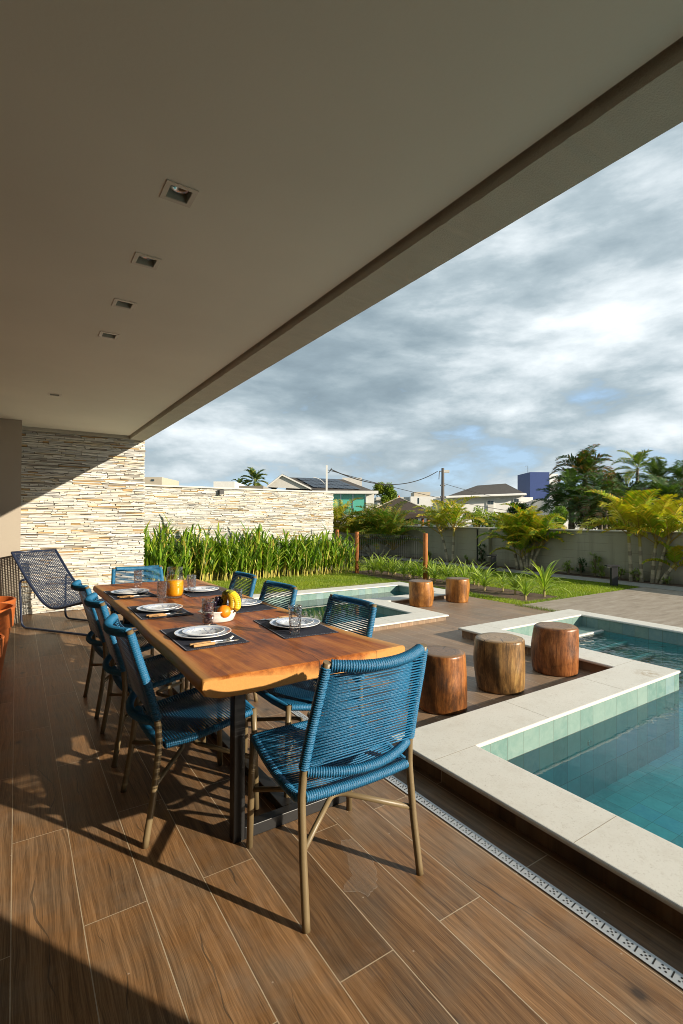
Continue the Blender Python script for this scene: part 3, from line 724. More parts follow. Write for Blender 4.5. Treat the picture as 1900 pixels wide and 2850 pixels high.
P_ = [(1.19, 1.72), (1.15, 1.735), (1.125, 1.70), (1.12, 1.64), (1.085, 1.58), (1.075, 1.54), (1.03, 1.525), (1.00, 1.49), (1.045, 1.47), (1.06, 1.425), (1.09, 1.44), (1.12, 1.45), (1.15, 1.49), (1.175, 1.52), (1.19, 1.58), (1.20, 1.65)]
rr_ = random.Random(2); Q_ = []
for (x0, y0), (x1, y1) in zip(P_, P_[1:]+P_[:1]):
    for k in range(4): t = k/4; Q_.append((x0+(x1-x0)*t+rr_.uniform(-.004, .004), y0+(y1-y0)*t+rr_.uniform(-.004, .004)))
cx_, cy_ = sum(p[0] for p in Q_)/len(Q_), sum(p[1] for p in Q_)/len(Q_)
st_ = empty('dried_stain', (0, 0, 0)); tag(st_, 'thin dried pale spill outline on the floor under the foreground chair', 'stain')
b = MB(); n = len(Q_); b.add([(x, y, .0007) for x, y in Q_], [tuple(range(n-1, -1, -1))]); b.build('film', M['film'], st_)
b = MB(); b.add([(x, y, .0010) for x, y in Q_]+[(x+(cx_-x)*.022, y+(cy_-y)*.022, .0010) for x, y in Q_], [(i, (i+1) % n, n+(i+1) % n, n+i) for i in range(n)]); b.build('rim', M['filmrim'], st_)
# ---------------------------------------------------------------- recessed lights
def downlight():
    root = empty('recessed_light')
    f = MB(); o_, i_ = .0595, .040
    for a in ((-o_, o_, -o_, -i_), (-o_, o_, i_, o_), (-o_, -i_, -i_, i_), (i_, o_, -i_, i_)): f.box(*a, -.004, .0)
    f.build('frame', M['lamp'], root, bevel=.0012)
    h = MB()
    q = .0402
    for (x0, y0), (x1, y1) in (((-q, -q), (q, -q)), ((q, -q), (q, q)), ((q, q), (-q, q)), ((-q, q), (-q, -q))):
        h.add([(x0, y0, 0), (x1, y1, 0), (x1, y1, .055), (x0, y0, .055)], [(0, 1, 2, 3)])
    h.add([(-q, -q, .055), (q, -q, .055), (q, q, .055), (-q, q, .055)], [(3, 2, 1, 0)]); h.build('housing', M['recess'], root)
    l = MB(); l.lathe([(.036, .022), (.034, .020), (.026, .034), (.012, .046)], 20, cap=False); lb = l.build('reflector', M['reflector'], root, smooth=True)
    s = MB(); s.ball((0, 0, .036), .011); s.build('bulb', M['glass'], lb, smooth=True)
    return root
d0 = downlight()
labs = ['largest nearest recessed square ceiling light', 'recessed square ceiling light second nearest of the row', 'recessed square ceiling light third nearest of the row', 'recessed square ceiling light fourth in the row towards the stone wall', 'tiny far recessed ceiling light near the stone wall']
for i, (x, y) in enumerate(LX):
    o = d0 if i == 0 else copy_tree(d0); o.location = (x, y, ZC-.0005); tag(o, labs[i], 'ceiling light', 'recessed lights in the veranda ceiling')

# ================================================================= TABLE
def left_edge(y): return .585+.007*math.sin(y*2.1+.5)+.004*math.sin(y*6.3)
def right_edge(y): return 1.500+.010*math.sin(y*1.7+1.0)+.005*math.sin(y*5.1)+.055*max(0, 1-(y-1.79)/.45)**1.5
table = empty('dining_table', (0, 0, 0)); tag(table, 'long live-edge wooden slab dining table set for a meal', 'table')
b = MB(); vs = []; sap = []; ys = [1.79]+list(np.linspace(1.796, 4.842, 150))+[4.848]; nx_ = 40
TH = .078; TZ = .75
for k, y in enumerate(ys):
    sh = .006 if k in (0, len(ys)-1) else 0
    xl, xr = left_edge(y)+sh, right_edge(y)-sh; yy = y+.006*math.sin(xl*9)
    row = []
    for i in range(nx_+1): row.append((xl+.012+(xr-xl-.024)*i/nx_, TZ-sh))
    for dx_, dz_ in ((-.004, -.004), (0, -.014), (.002, -.036), (-.010, -.058), (-.036, -TH+.004)): row.append((xr+dx_, TZ+dz_))
    for i in range(11): row.append((xr-.06-(xr-xl-.13)*i/10, TZ-TH+sh+.004*math.sin(y*5+i)))
    for dx_, dz_ in ((.05, -TH+.006), (.012, -.060), (-.004, -.034), (0, -.013), (.004, -.004)): row.append((xl+dx_, TZ+dz_))
    for (xx, zz) in row:
        t = (xx-xl)/(xr-xl); curve = .014*math.sin(t*5.2+.6)*(1 if k < 3 else 0)
        vs.append((xx, y+curve*.5, zz)); e = min(xx-xl, xr-xx); sap.append(max(0, 1-e/.085)*.9+(.35 if k < 2 else 0)+(.25 if xr-xx < .16 else 0)+(.5 if zz < TZ-.03 else 0))
m_ = nx_+1+5+11+5
fs = [(i*m_+j, i*m_+(j+1) % m_, (i+1)*m_+(j+1) % m_, (i+1)*m_+j) for i in range(len(ys)-1) for j in range(m_)]+[tuple(range(m_)), tuple((len(ys)-1)*m_+j for j in range(m_-1, -1, -1))]
b.add(vs, fs); top = b.build('tabletop', M['table'], table)
at_ = top.data.attributes.new('sap', 'FLOAT', 'POINT'); at_.data.foreach_set('value', np.array(sap, dtype=np.float32))
smooth_by_angle(top, 45)
for yy in (1.985, 4.50):
    b = MB()
    b.box(.765, .815, yy-.025, yy+.025, 0.0, TZ-TH+.002); b.box(1.285, 1.335, yy-.025, yy+.025, 0.0, TZ-TH+.002)
    b.box(.8152, 1.2848, yy-.025, yy+.025, .001, .051)
    b.build('leg', M['black'], table, bevel=.003)
b = MB(); b.box(1.02, 1.08, 2.0102, 4.4748, .004, .044); b.build('foot_rail', M['black'], table, bevel=.003)
b = MB()
for yy in (1.985, 4.50): b.box(.8152, 1.2848, yy-.025, yy+.025, TZ-TH-.045, TZ-TH-.003); b.build('top_rail', M['black'], table); b = MB()

# ================================================================= CHAIRS
def bez(a, bb, c, n=10): return [(1-t)**2*Vector(a)+2*t*(1-t)*Vector(bb)+t*t*Vector(c) for t in [i/n for i in range(n+1)]]
def make_chair():
    root = empty('rope_chair')
    rm = .0138
    def post(s, z):   # rear post centre line: splayed foot, leaning back
        pts = [(0, .245, -.245), (.20, .240, -.212), (.40, .236, -.190), (.50, .232, -.196), (.65, .223, -.236), (.78, .214, -.276), (.885, .206, -.306)]
        for (z0, x0, y0), (z1, x1, y1) in zip(pts, pts[1:]):
            if z <= z1 or z1 == .885:
                t = (z-z0)/(z1-z0); return Vector((s*(x0+(x1-x0)*t), y0+(y1-y0)*t, z))
    for s in (-1, 1):
        b = MB(); zz = [.885*i/26 for i in range(27)]
        b.tube([post(s, z) for z in zz], rm, 12); b.build('rear_leg', M['chairmetal'], root, smooth=True).data.polygons[-1].use_smooth = False
        b = MB(); b.tube([(s*.245, .245, 0), (s*.240, .238, .30), (s*.236, .232, .462)], rm, 12); b.build('front_leg', M['chairmetal'], root, smooth=True)
    # stretchers: two bent tubes meeting under the seat
    b = MB()
    b.tube(arc_pts([post(-1, .235)+Vector((0, .0, 0)), (0, -.012, .275), post(1, .235)], .055, 8), .0105, 10); b.build('stretcher', M['chairmetal'], root, smooth=True)
    b = MB()
    b.tube(arc_pts([(-.241, .239, .235), (0, .012, .275), (.241, .239, .235)], .055, 8), .0105, 10); b.build('stretcher', M['chairmetal'], root, smooth=True)
    # seat: side rails wrapped in rope, sagging towards the back
    def side(s): return [Vector((s*x, y, z)) for x, y, z in ((.236, .222, .452), (.243, .14, .437), (.247, .03, .415), (.243, -.08, .398), (.236, -.165, .392))]
    for s in (-1, 1):
        seat = MB(); coil(seat, arc_pts(side(s), .06), .0135); seat.build('side_rail', M['rope'], root, smooth=True)
    seat = MB(); coil(seat, [Vector((-.226, .232, .447)), Vector((-.1, .240, .444)), Vector((.1, .240, .444)), Vector((.226, .232, .447))], .0145)
    seat.build('front_rail', M['rope'], root, smooth=True)
    seat = MB(); coil(seat, bez((-.222, -.186, .400), (0, -.206, .392), (.222, -.186, .400), 12), .0160)
    seat.build('rear_rail', M['rope'], root, smooth=True)
    wv = MB(); q0 = resample(arc_pts(side(-1), .06), .0118); q1 = resample(arc_pts(side(1), .06), .0118)
    for i, (a, c) in enumerate(zip(q0, q1)):
        for dz_, ph in ((.0120, 0), (-.0120, .5)):
            if ph and i+1 < len(q0): a2, c2 = a.lerp(q0[i+1], .5), c.lerp(q1[i+1], .5)
            else: a2, c2 = a, c
            sag = -.010
            wv.tube([a2+Vector((0, 0, dz_)), a2.lerp(c2, .33)+Vector((0, 0, dz_*.75+sag)), a2.lerp(c2, .67)+Vector((0, 0, dz_*.75+sag)), c2+Vector((0, 0, dz_))], .0029, 6)
    wv.build('seat_weave', M['rope'], root, smooth=True)
    # back
    for s in (-1, 1):
        bk = MB(); coil(bk, [post(s, .505+.365*i/12) for i in range(13)], .0160); bk.build('back_wrap', M['rope'], root, smooth=True)
    tr = MB(); a, c = post(-1, .872), post(1, .872)
    mid = (a+c)/2+Vector((0, -.075, -.018))
    coil(tr, bez(a+Vector((.016, 0, 0)), mid*1.0+Vector((0, -.030, 0)), c-Vector((.016, 0, 0)), 16), .0175); tr.build('top_rail', M['rope'], root, smooth=True)
    lr = MB(); a, c = post(-1, .490), post(1, .490); mid = (a+c)/2+Vector((0, -.125, -.022))
    coil(lr, bez(a+Vector((.014, 0, 0)), mid, c-Vector((.014, 0, 0)), 16), .0150); lr.build('lower_back_rail', M['rope'], root, smooth=True)
    bw = MB(); n = 33
    for i in range(n):
        z = .510+.350*i/(n-1)
        for dy_, dzz in ((-.0150, 0), (.0150, .0046)):
            a, c = post(-1, z+dzz), post(1, z+dzz); o_ = Vector((0, dy_, 0)); k = Vector((0, -dy_*.45-.004, -.002+.001*math.sin(i*1.9)))
            bw.tube([a+o_, a.lerp(c, .35)+o_+k, a.lerp(c, .65)+o_+k, c+o_], .0028, 6)
    bw.build('back_weave', M['rope'], root, smooth=True)
    return root
chair0 = make_chair()
CH = [((1.055, 1.660, 0), R(-1), 'large blue rope chair in the foreground at the near end of the table'),
      ((.700, 2.385, 0), R(-90), 'nearest blue rope chair on the left side of the table'),
      ((.705, 3.160, 0), R(-91), 'middle blue rope chair on the left side of the table'),
      ((.700, 3.930, 0), R(-88), 'farthest blue rope chair on the left side, beside the lounger'),
      ((1.315, 2.335, 0), R(91), 'nearest blue rope chair on the pool side of the table'),
      ((1.260, 3.135, 0), R(93), 'middle blue rope chair on the pool side of the table'),
      ((1.290, 3.870, 0), R(90), 'farthest blue rope chair on the pool side of the table'),
      ((.965, 4.660, 0), R(180), 'blue rope chair at the far head of the table')]
for i, (p, rz, lb) in enumerate(CH):
    o = chair0 if i == 0 else copy_tree(chair0); o.location = p; o.rotation_euler = (0, 0, rz)
    tag(o, lb, 'chair', 'blue rope chairs around the table')

# ================================================================= TABLE SETTINGS
def make_mat():
    root = empty('placemat')
    b = MB(); b.box(-.152, .152, -.245, .245, .0002, .0030); b.build('cloth', M['matcloth'], root)
    s = MB(); k = 0
    for sx in (-1, 1):
        y = -.236
        while y < .236: s.box(sx*.148-.0022, sx*.148+.0022, y, y+.0035, .0031, .0038); y += .0085
    for sy in (-1, 1):
        x = -.144
        while x < .144: s.box(x, x+.0035, sy*.241-.0022, sy*.241+.0022, .0031, .0038); x += .0085
    s.build('stitching', M['stitch'], root); return root
def make_plate(name, r, mat, h=.020):
    b = MB(); b.lathe([(.001, .0035), (r*.58, .0035), (r*.62, .0045), (r*.70, .010), (r*.97, h-.002), (r, h), (r*1.005, h-.0018), (r*.97, h-.0055), (r*.66, .0015), (r*.60, 0), (.001, 0)], 48, cap=False)
    o = b.build(name, mat, None, smooth=True); return o
def make_glass():
    root = empty('tumbler'); H = .145
    b = MB(); prof = [(.027, 0), (.0285, .003), (.0300, .03), (.0355, H), (.0338, H), (.0283, .030), (.0262, .014), (.001, .012)]
    b.lathe([(.001, 0)]+prof, 32, cap=False)
    b.build('glass_body', M['bubble'], root, smooth=True)
    return root
def make_knife():
    root = empty('table_knife')
    b = MB(); b.box(-.115, -.012, -.0085, .0085, 0, .012); b.build('handle', M['handle'], root, bevel=.003)
    b = MB(); b.box(-.012, .0, -.004, .004, .002, .009)
    b.add([(0, -.008, .004), (.095, -.009, .004), (.110, 0, .004), (.095, .0065, .004), (0, .006, .004), (0, -.008, .0058), (.095, -.009, .0058), (.110, 0, .0058), (.095, .0065, .0058), (0, .006, .0058)],
          [(4, 3, 2, 1, 0), (5, 6, 7, 8, 9), (0, 1, 6, 5), (1, 2, 7, 6), (2, 3, 8, 7), (3, 4, 9, 8), (4, 0, 5, 9)])
    b.build('blade', M['steel'], root); return root
def make_fork():
    root = empty('fork')
    b = MB(); b.box(-.115, -.012, -.0085, .0085, 0, .012); b.build('handle', M['handle'], root, bevel=.003)
    b = MB(); b.tube([(-.012, 0, .006), (.015, 0, .007), (.045, 0, .004)], .0030, 8)
    b.add([(.040, -.004, .0035), (.055, -.011, .003), (.066, -.011, .004), (.066, .011, .004), (.055, .011, .003), (.040, .004, .0035)]+[(.040, -.004, .0055), (.055, -.011, .005), (.066, -.011, .006), (.066, .011, .006), (.055, .011, .005), (.040, .004, .0055)],
          [(5, 4, 3, 2, 1, 0), (6, 7, 8, 9, 10, 11)]+[(i, (i+1) % 6, 6+(i+1) % 6, 6+i) for i in range(6)])
    for yy in (-.0095, -.0032, .0032, .0095): b.tube([(.064, yy, .005), (.085, yy, .010), (.102, yy, .019)], .0014, 6)
    b.build('tines', M['steel'], root); return root
mat0, pl0, ps0, gl0, kn0, fk0 = make_mat(), make_plate('dinner_plate', .140, M['plateL']), make_plate('side_plate', .105, M['plateS'], .017), make_glass(), make_knife(), make_fork()
used = set()
def put(o, loc, rz, label, cat, group):
    c = o if o.name not in used and not used.add(o.name) else copy_tree(o)
    c.location = loc; c.rotation_euler = (0, 0, rz); tag(c, label, cat, group); return c
SET = [((.795, 2.480), R(0), (.904, 2.725), 0, 'nearest the camera on the left side'),
       ((.775, 3.300), R(-1), (.868, 3.620), 0, 'in the middle of the left side'),
       ((.750, 4.150), R(1), (.880, 4.500), 0, 'farthest on the left side'),
       ((1.290, 2.430), R(-5), (1.205, 2.255), 1, 'nearest the camera on the pool side'),
       ((1.285, 3.200), R(2), (1.185, 3.010), 1, 'on the pool side behind the fruit'),
       ((1.255, 3.975), R(0), (1.168, 3.925), 1, 'farthest on the pool side, beyond the jug')]
ZTB = TZ+.0006
for (mx_, my_), rz, (gx_, gy_), sd, wh in SET:
    put(mat0, (mx_, my_, ZTB), rz, 'dark woven placemat '+wh, 'placemat', 'dark placemats on the table')
    put(pl0, (mx_+(.005 if sd == 0 else .01), my_+.005, ZTB+.0040), rz*3, 'dinner plate '+wh+', under a smaller plate', 'plate', 'dinner plates')
    put(ps0, (mx_+(.009 if sd == 0 else .012), my_+.009, ZTB+.0110), rz*3+1, 'small patterned plate on a dinner plate '+wh, 'plate', 'small plates stacked on the dinner plates')
    put(gl0, (gx_, gy_, ZTB+(.0040 if sd and wh[0] == 'n' else .0005)), 0, 'bubbled clear glass tumbler '+wh, 'glass', 'bubbled tumblers')
    if sd == 0:
        put(fk0, (mx_-.005, my_-.180, ZTB+.0045), R(4), 'wood-handled fork beside the plate '+wh, 'fork', 'wood-handled forks')
        put(kn0, (mx_+.005, my_-.208, ZTB+.0045), R(1), 'wood-handled knife beside the plate '+wh, 'knife', 'wood-handled knives')
    else:
        put(fk0, (mx_+.005, my_+.188, ZTB+.0045), R(180), 'wood-handled fork beside the plate '+wh, 'fork', 'wood-handled forks')
        put(kn0, (mx_+.0, my_+.212, ZTB+.0045), R(179), 'wood-handled knife beside the plate '+wh, 'knife', 'wood-handled knives')

jug = empty('juice_jug', (1.00, 3.78, ZTB)); jug.scale = (1.13, 1.13, 1.02); tag(jug, 'clear glass jug of orange juice in the middle of the table', 'jug')
b = MB(); b.lathe([(.001, 0), (.046, 0), (.047, .012), (.052, .022), (.0570, .040), (.0585, .10), (.0565, .135), (.0490, .160), (.0465, .168), (.0500, .176), (.0465, .184), (.0500, .193), (.0475, .225), (.0455, .225),
    (.0470, .193), (.0440, .184), (.0470, .176), (.0440, .168), (.0465, .160), (.0545, .134), (.0565, .10), (.0550, .042), (.0500, .024), (.0445, .014), (.001, .010)], 40, cap=False)
b.build('glass_body', M['glass'], jug, smooth=True)
b = MB(); b.lathe([(.001, .0115), (.0435, .0155), (.0492, .025), (.0540, .043), (.0555, .10), (.0548, .127), (.001, .1285)], 40, cap=False); b.build('juice', M['juice'], jug, smooth=True)

bowl = empty('fruit_dish', (.995, 2.800, ZTB)); tag(bowl, 'white ceramic dish holding bananas, an orange and dark fruit', 'dish')
def oval(a, z): return 1/math.sqrt((math.cos(a)/1.18)**2+(math.sin(a)/.92)**2)
b = MB(); b.lathe([(.001, 0), (.078, 0), (.086, .006), (.098, .035), (.106, .060), (.114, .066), (.113, .070), (.102, .066), (.093, .036), (.080, .010), (.001, .008)], 48, wob=oval, cap=False)
bowl.scale = (.84, .84, .95); b.build('dish_body', M['ceramic'], bowl, smooth=True)
b = MB()
for s in (-1, 1): b.ball((s*.128, 0, .066), .022, 12, 7, (1, 1.5, .22))
b.build('handle', M['ceramic'], bowl, smooth=True)
o = MB(); o.ball((0, 0, 0), .040, 26, 16, (1, 1, .94)); oo = o.build('orange', M['orange'], None, smooth=True); oo.location = (1.005, 2.745, ZTB+.060)
tag(oo, 'bright orange in the white fruit dish', 'orange')
b = MB(); b.ball((0, 0, 0), .037, 24, 14, (1, 1, .92)); o1 = b.build('dark_fruit', M['plum'], None, smooth=True); o1.location = (.935, 2.815, ZTB+.075); tag(o1, 'dark red fruit on top behind the glass in the white dish', 'fruit', 'dark fruit in the dish')
o2 = o1.copy(); COL.objects.link(o2); o2.location = (.930, 2.760, ZTB+.045); o2.scale = (.8, .8, .8); tag(o2, 'lower dark purple fruit at the left rim of the white dish', 'fruit', 'dark fruit in the dish')
gb = MB(); rr = random.Random(4)
for k in range(16): gb.ball((.995+rr.uniform(-.03, .025), 2.845+rr.uniform(-.03, .03), ZTB+.085+rr.uniform(0, .040)), .0125, 12, 8, (1, 1, 1.15))
tag(gb.build('grape_bunch', M['grape'], None, smooth=True), 'bunch of black grapes behind the orange in the dish', 'grapes')
bb = MB()
def banana(p0, p1, p2, r, shade):
    q = bez(p0, p1, p2, 14); rf = [r*(.28 if i == 0 else .5 if i == 1 else .82 if i == 2 else .55 if i == 13 else .28 if i == 14 else 1) for i in range(15)]
    for i in range(14):
        t = i/13; c = (.92, .60, .025) if .2 < t < .93 else ((.30, .34, .04) if t <= .2 else (.10, .07, .02))
        c = tuple(v*shade for v in c); bb.tube(q[i:i+2], r, 6, i in (0, 13), c, rf=rf[i:i+2])
top_ = Vector((1.040, 2.800, ZTB+.172))
for k, (ax_, ay_, rch) in enumerate(((.052, -.058, .055), (.078, -.020, .052), (.072, .030, .05), (.020, -.046, .06), (.0, .045, .07))):
    e = Vector((1.030+ax_*.65, 2.785+ay_*1.0, ZTB+rch)); m2 = Vector((1.045+ax_*1.1, 2.795+ay_*1.35, ZTB+.128))
    banana(top_+Vector((.003*k-.006, .002*k, 0)), m2, e, .0215, (1, .95, .9, .55, .6)[k])
tag(bb.build('banana_bunch', M['banana'], None, smooth=True), 'bunch of ripe yellow bananas standing in the white dish', 'bananas')

# ================================================================= STOOLS
def stool(x, y, rb, rt, h, mat, seed, label, amp=.042):
    r = random.Random(seed); ph = [r.uniform(0, 6.28) for _ in range(6)]; tw = r.uniform(-.6, .6)
    def wob(a, z): return 1+amp*(math.sin(2*a+ph[0]+z*tw*4)*.8+.6*math.sin(3*a+ph[1]-z*3)+.25*math.sin(7*a+ph[2]))+amp*1.1*math.sin(a+ph[3])*math.sin(z*9+ph[4])
    prof = [(.001, 0), (rb*.93, 0), (rb*.985, .008), (rb, .022)]
    for i in range(1, 14):
        t = i/14; prof.append((rb+(rt-rb)*t+.010*math.sin(t*PI), .022+(h-.045)*t))
    prof += [(rt, h-.022), (rt*.985, h-.009), (rt*.93, h-.001), (rt*.7, h), (rt*.4, h), (.001, h)]
    b = MB(); b.lathe(prof, 56, wob=wob, cap=False); o = b.build('log_stool', mat, None); smooth_by_angle(o, 60); o.location = (x, y, .0005); o.rotation_euler = (0, 0, r.uniform(0, 6))
    return tag(o, label, 'stool', 'log stools by the pools')
stool(2.565, 2.575, .176, .166, .400, M['stoolA'], 1, 'dark log stool just behind the foreground chair')
stool(3.24, 2.60, .180, .186, .405, M['stoolC'], 2, 'middle of the three log stools, with a twisted grain')
stool(4.02, 2.62, .186, .178, .405, M['stoolD'], 9, 'reddish log stool in the corner of the large pool edge')
stool(5.27, 5.74, .178, .188, .385, M['stoolB'], 4, 'amber crooked log stool by the plunge pool, left one')
stool(6.05, 5.70, .178, .178, .380, M['stoolB'], 5, 'knobbly log stool next to the flower bed, right one of the far pair', .045)

# ================================================================= POTS
def pot(x, y, rt, rb, h, label):
    band = h*.27
    b = MB(); b.lathe([(.001, 0), (rb*.96, 0), (rb, .006), (rt*.90, h-band), (rt*.955, h-band+.004), (rt*.99, h-.02), (rt, h-.012), (rt, h-.003), (rt*.985, h), (rt*.93, h), (rt*.915, h-.012), (rt*.82, h-band), (rb*.86, .03), (.001, .03)], 64, cap=False)
    o = b.build('terracotta_pot', M['cotta'], None); smooth_by_angle(o, 35); o.location = (x, y, .0005)
    return tag(o, label, 'plant pot', 'terracotta pots')
pot(-.285, 4.95, .290, .190, .61, 'big empty terracotta pot in front of its equal-sized neighbour')
pot(-.275, 5.62, .285, .190, .58, 'empty terracotta pot standing farthest back, nearest the lounger')
pot(-.305, 4.27, .245, .165, .50, 'smallest terracotta pot at the left edge nearest the camera')

# ================================================================= LOUNGER
def lounger():
    A = Vector((.09, 7.10, 0)); V = Vector((.813, .582, 0)).normalized(); U = Vector((V.y, -V.x, 0))
    root = empty('lounge_chair', A); tag(root, 'navy woven lounge chair on a bent tube frame by the stone wall', 'lounge chair')
    root.rotation_euler = (0, 0, math.atan2(V.y, V.x))    # local x = across, local y = -U
    W = .60
    def P(u, z, w): return Vector((w, -u, z))
    prof = [(-.225, .915), (-.10, .765), (.03, .610), (.20, .440), (.32, .335), (.43, .285), (.55, .278), (.75, .325), (.98, .390), (1.18, .415), (1.32, .385), (1.42, .32)]
    pp = resample(arc_pts([Vector((u, z, 0)) for u, z in prof], .10), .0215)
    f = MB()
    for w in (0, W):
        f.tube([P(p.x, p.y, w) for p in pp], .0135, 10)
        f.tube(arc_pts([P(.03, .600, w+(-.016 if w == 0 else .016)), P(-.055, .575, w+(-.016 if w == 0 else .016)), P(-.035, .016, w), P(1.30, .016, w), P(1.28, .385, w)], .09, 8), .0130, 10)
    f.tube([P(pp[0].x, pp[0].y, 0), P(pp[0].x, pp[0].y, W)], .0135, 10); f.tube([P(pp[-1].x, pp[-1].y, 0), P(pp[-1].x, pp[-1].y, W)], .0135, 10)
    f.tube([P(1.30, .016, 0), P(1.30, .016, W)], .012, 8)
    f.build('frame', M['navymetal'], root, smooth=True)
    s = MB(); nl = 25
    for i in range(1, nl):
        w = W*i/nl; s.tube([P(p.x, p.y+.003*(1 if (j+i) % 2 else -1), w) for j, p in enumerate(pp)], .0070, 5, flat=.45)
    mid = int(len(pp)*.27)
    for j, p in enumerate(pp[1:-1], 1):
        th_ = .0078
        s.tube([P(p.x, p.y-.002, 0), P(p.x, p.y, W/2), P(p.x, p.y-.002, W)], th_, 5, flat=.45)
        if j in (1, 2, 3, 4) or abs(j-mid) < 3:   # denser bands
            q = pp[j+1]; s.tube([P((p.x+q.x)/2, (p.y+q.y)/2, 0), P((p.x+q.x)/2, (p.y+q.y)/2, W)], .0045, 5, flat=.45)
    s.build('woven_sling', M['navy'], root)
lounger()

# ================================================================= GARDEN FURNITURE
def bollard(x, y, rz, label):
    root = empty('bollard_light', (x, y, 0), rz); tag(root, label, 'garden light', 'black path lights')
    b = MB(); b.box(-.065, .065, -.035, .035, 0, .395); b.build('post', M['black'], root, bevel=.004)
    b = MB(); b.box(-.165, .085, -.055, .055, .3955, .43); b.build('head', M['black'], root, bevel=.004)
    b = MB(); b.box(-.155, -.075, -.045, .045, .388, .3950); b.build('lens', M['ceramic'], root)
bollard(10.12, 5.30, -YAW, 'black T-shaped path light at the corner of the lawn')
bollard(10.28, 8.45, -YAW, 'black path light farther back among the plants')
fenceposts = [((7.51, 8.02), 1.04, 'thick round wooden fence post nearest the stools'), ((7.08, 10.02), 1.03, 'round wooden fence post at the right end of the hedge'), ((7.42, 11.45), 1.05, 'far round wooden fence post beside the end of the stone wall')]
for (x, y), h, lb in fenceposts:
    b = MB(); b.lathe([(.001, 0), (.052, 0), (.050, .3), (.051, h-.02), (.046, h), (.001, h)], 18, cap=False, wob=lambda a, z: 1+.03*math.sin(a*2+z*4)); o = b.build('fence_post', M['post'], None); smooth_by_angle(o, 50); o.location = (x, y, -.012)
    tag(o, lb, 'fence post', 'round wooden fence posts')
def wirefence(a, c, label):
    a, c = Vector((*a, 0)), Vector((*c, 0)); L = (c-a).length; d = (c-a).normalized(); nrm = Vector((-d.y, d.x, 0)); b = MB(); k = int(L/.06)
    for i in range(1, k):
        p = a+d*(L*i/k); b.tube([p, p+Vector((0, 0, .22)), p+Vector((0, 0, .25))+nrm*.02, p+Vector((0, 0, .28)), p+Vector((0, 0, .86)), p+Vector((0, 0, .89))+nrm*.02, p+Vector((0, 0, .93)), p+Vector((0, 0, .97))], .0028, 5)
    for z in (.06, .22, .28, .55, .86, .93, .965): b.tube([a+d*.06+Vector((0, 0, z)), c-d*.06+Vector((0, 0, z))], .003, 5)
    tag(b.build('wire_fence', M['fence']), label, 'fence', 'wire mesh fence panels')
wirefence((7.51, 8.02), (7.08, 10.02), 'dark wire mesh fence panel between the two nearer wooden posts')
wirefence((7.09, 10.06), (7.42, 11.45), 'short wire mesh fence panel behind the end of the hedge')

# ================================================================= PLANTS
def blade(mb, base, az, el, L, wd, droop, col, seg=5, twist=0, tipcol=None):
    """a folded lance-shaped leaf"""
    p = Vector(base); e = el; P = [p.copy()]; T = []
    for i in range(seg):
        d = Vector((math.cos(az)*math.cos(e), math.sin(az)*math.cos(e), math.sin(e))); T.append(d); p = p+d*(L/seg); P.append(p.copy()); e -= droop/seg
    T.append(T[-1]); vs = []; sd = Vector((-math.sin(az), math.cos(az), 0))
    for i in range(seg+1):
        t = i/seg; wv = wd*(math.sin(PI*min(1, .12+t*.88))**.8) if i < seg else 0
        up = sd.cross(T[i])*-1; q = sd*math.cos(twist)+up*math.sin(twist)
        if i == seg: vs.append(P[i])
        else: vs += [P[i]-q*wv/2+up*wv*.16, P[i], P[i]+q*wv/2+up*wv*.16]
    o = len(mb.v); mb.v.extend([tuple(v) for v in vs]); mb.cols = True
    def c_(i):
        if tipcol is None: return col
        t = i/seg; return tuple(a*(1-t)+b*t for a, b in zip(col, tipcol))
    for i in range(seg-1):
        a = o+i*3; mb.f += [(a, a+1, a+4, a+3), (a+1, a+2, a+5, a+4)]; mb.c += [c_(i), tuple(v*.85 for v in c_(i))]
    a = o+(seg-1)*3; tp = o+seg*3; mb.f += [(a, a+1, tp), (a+1, a+2, tp)]; mb.c += [c_(seg), c_(seg)]
def vary(c, r, k=.25): f = r.uniform(1-k, 1+k); return tuple(v*f for v in c)

def ginger(x, y, h, r, label):
    root = empty('ginger_plant', (x, y, -.012)); tag(root, label, 'plant', 'ginger plants in the hedge before the low stone wall')
    lv = MB(); st = MB()
    for k in range(r.randint(7, 10)):
        bx_, by_ = r.uniform(-.17, .17), r.uniform(-.24, .24); H = h*r.uniform(.50, 1.02); az = r.gauss(.25, .9); lean = r.uniform(.02, .24)
        tip = Vector((bx_+math.cos(az)*lean*H, by_+math.sin(az)*lean*H, H*.9)); b0 = Vector((bx_, by_, 0)); md = b0.lerp(tip, .5)+Vector((0, 0, .03))
        sc_ = vary((.52, .44, .10) if r.random() < .65 else (.30, .34, .05), r, .3); st.tube([b0, md, tip], .0085, 5, col=sc_)
        n = r.randint(9, 11)
        for i in range(n):
            t = .24+.76*i/(n-1); p = b0.lerp(md, t*2) if t < .5 else md.lerp(tip, t*2-1)
            a2 = az+(PI/2 if i % 2 else -PI/2)+r.uniform(-.7, .7)
            q = r.random(); col = (.17, .29, .018) if q < .5 else ((.085, .18, .014) if q < .72 else ((.29, .37, .03) if q < .95 else (.42, .32, .06)))
            blade(lv, p, a2, r.uniform(.95, 1.45), r.uniform(.22, .35), r.uniform(.032, .050), r.uniform(.05, .9), vary(col, r), 4, r.uniform(-.6, .6))
    lv.build('leaves', M['leaf'], root, smooth=False); st.build('stems', M['bark'], root)
r = random.Random(11); k = 0
xs_ = np.linspace(1.95, 6.74, 27)
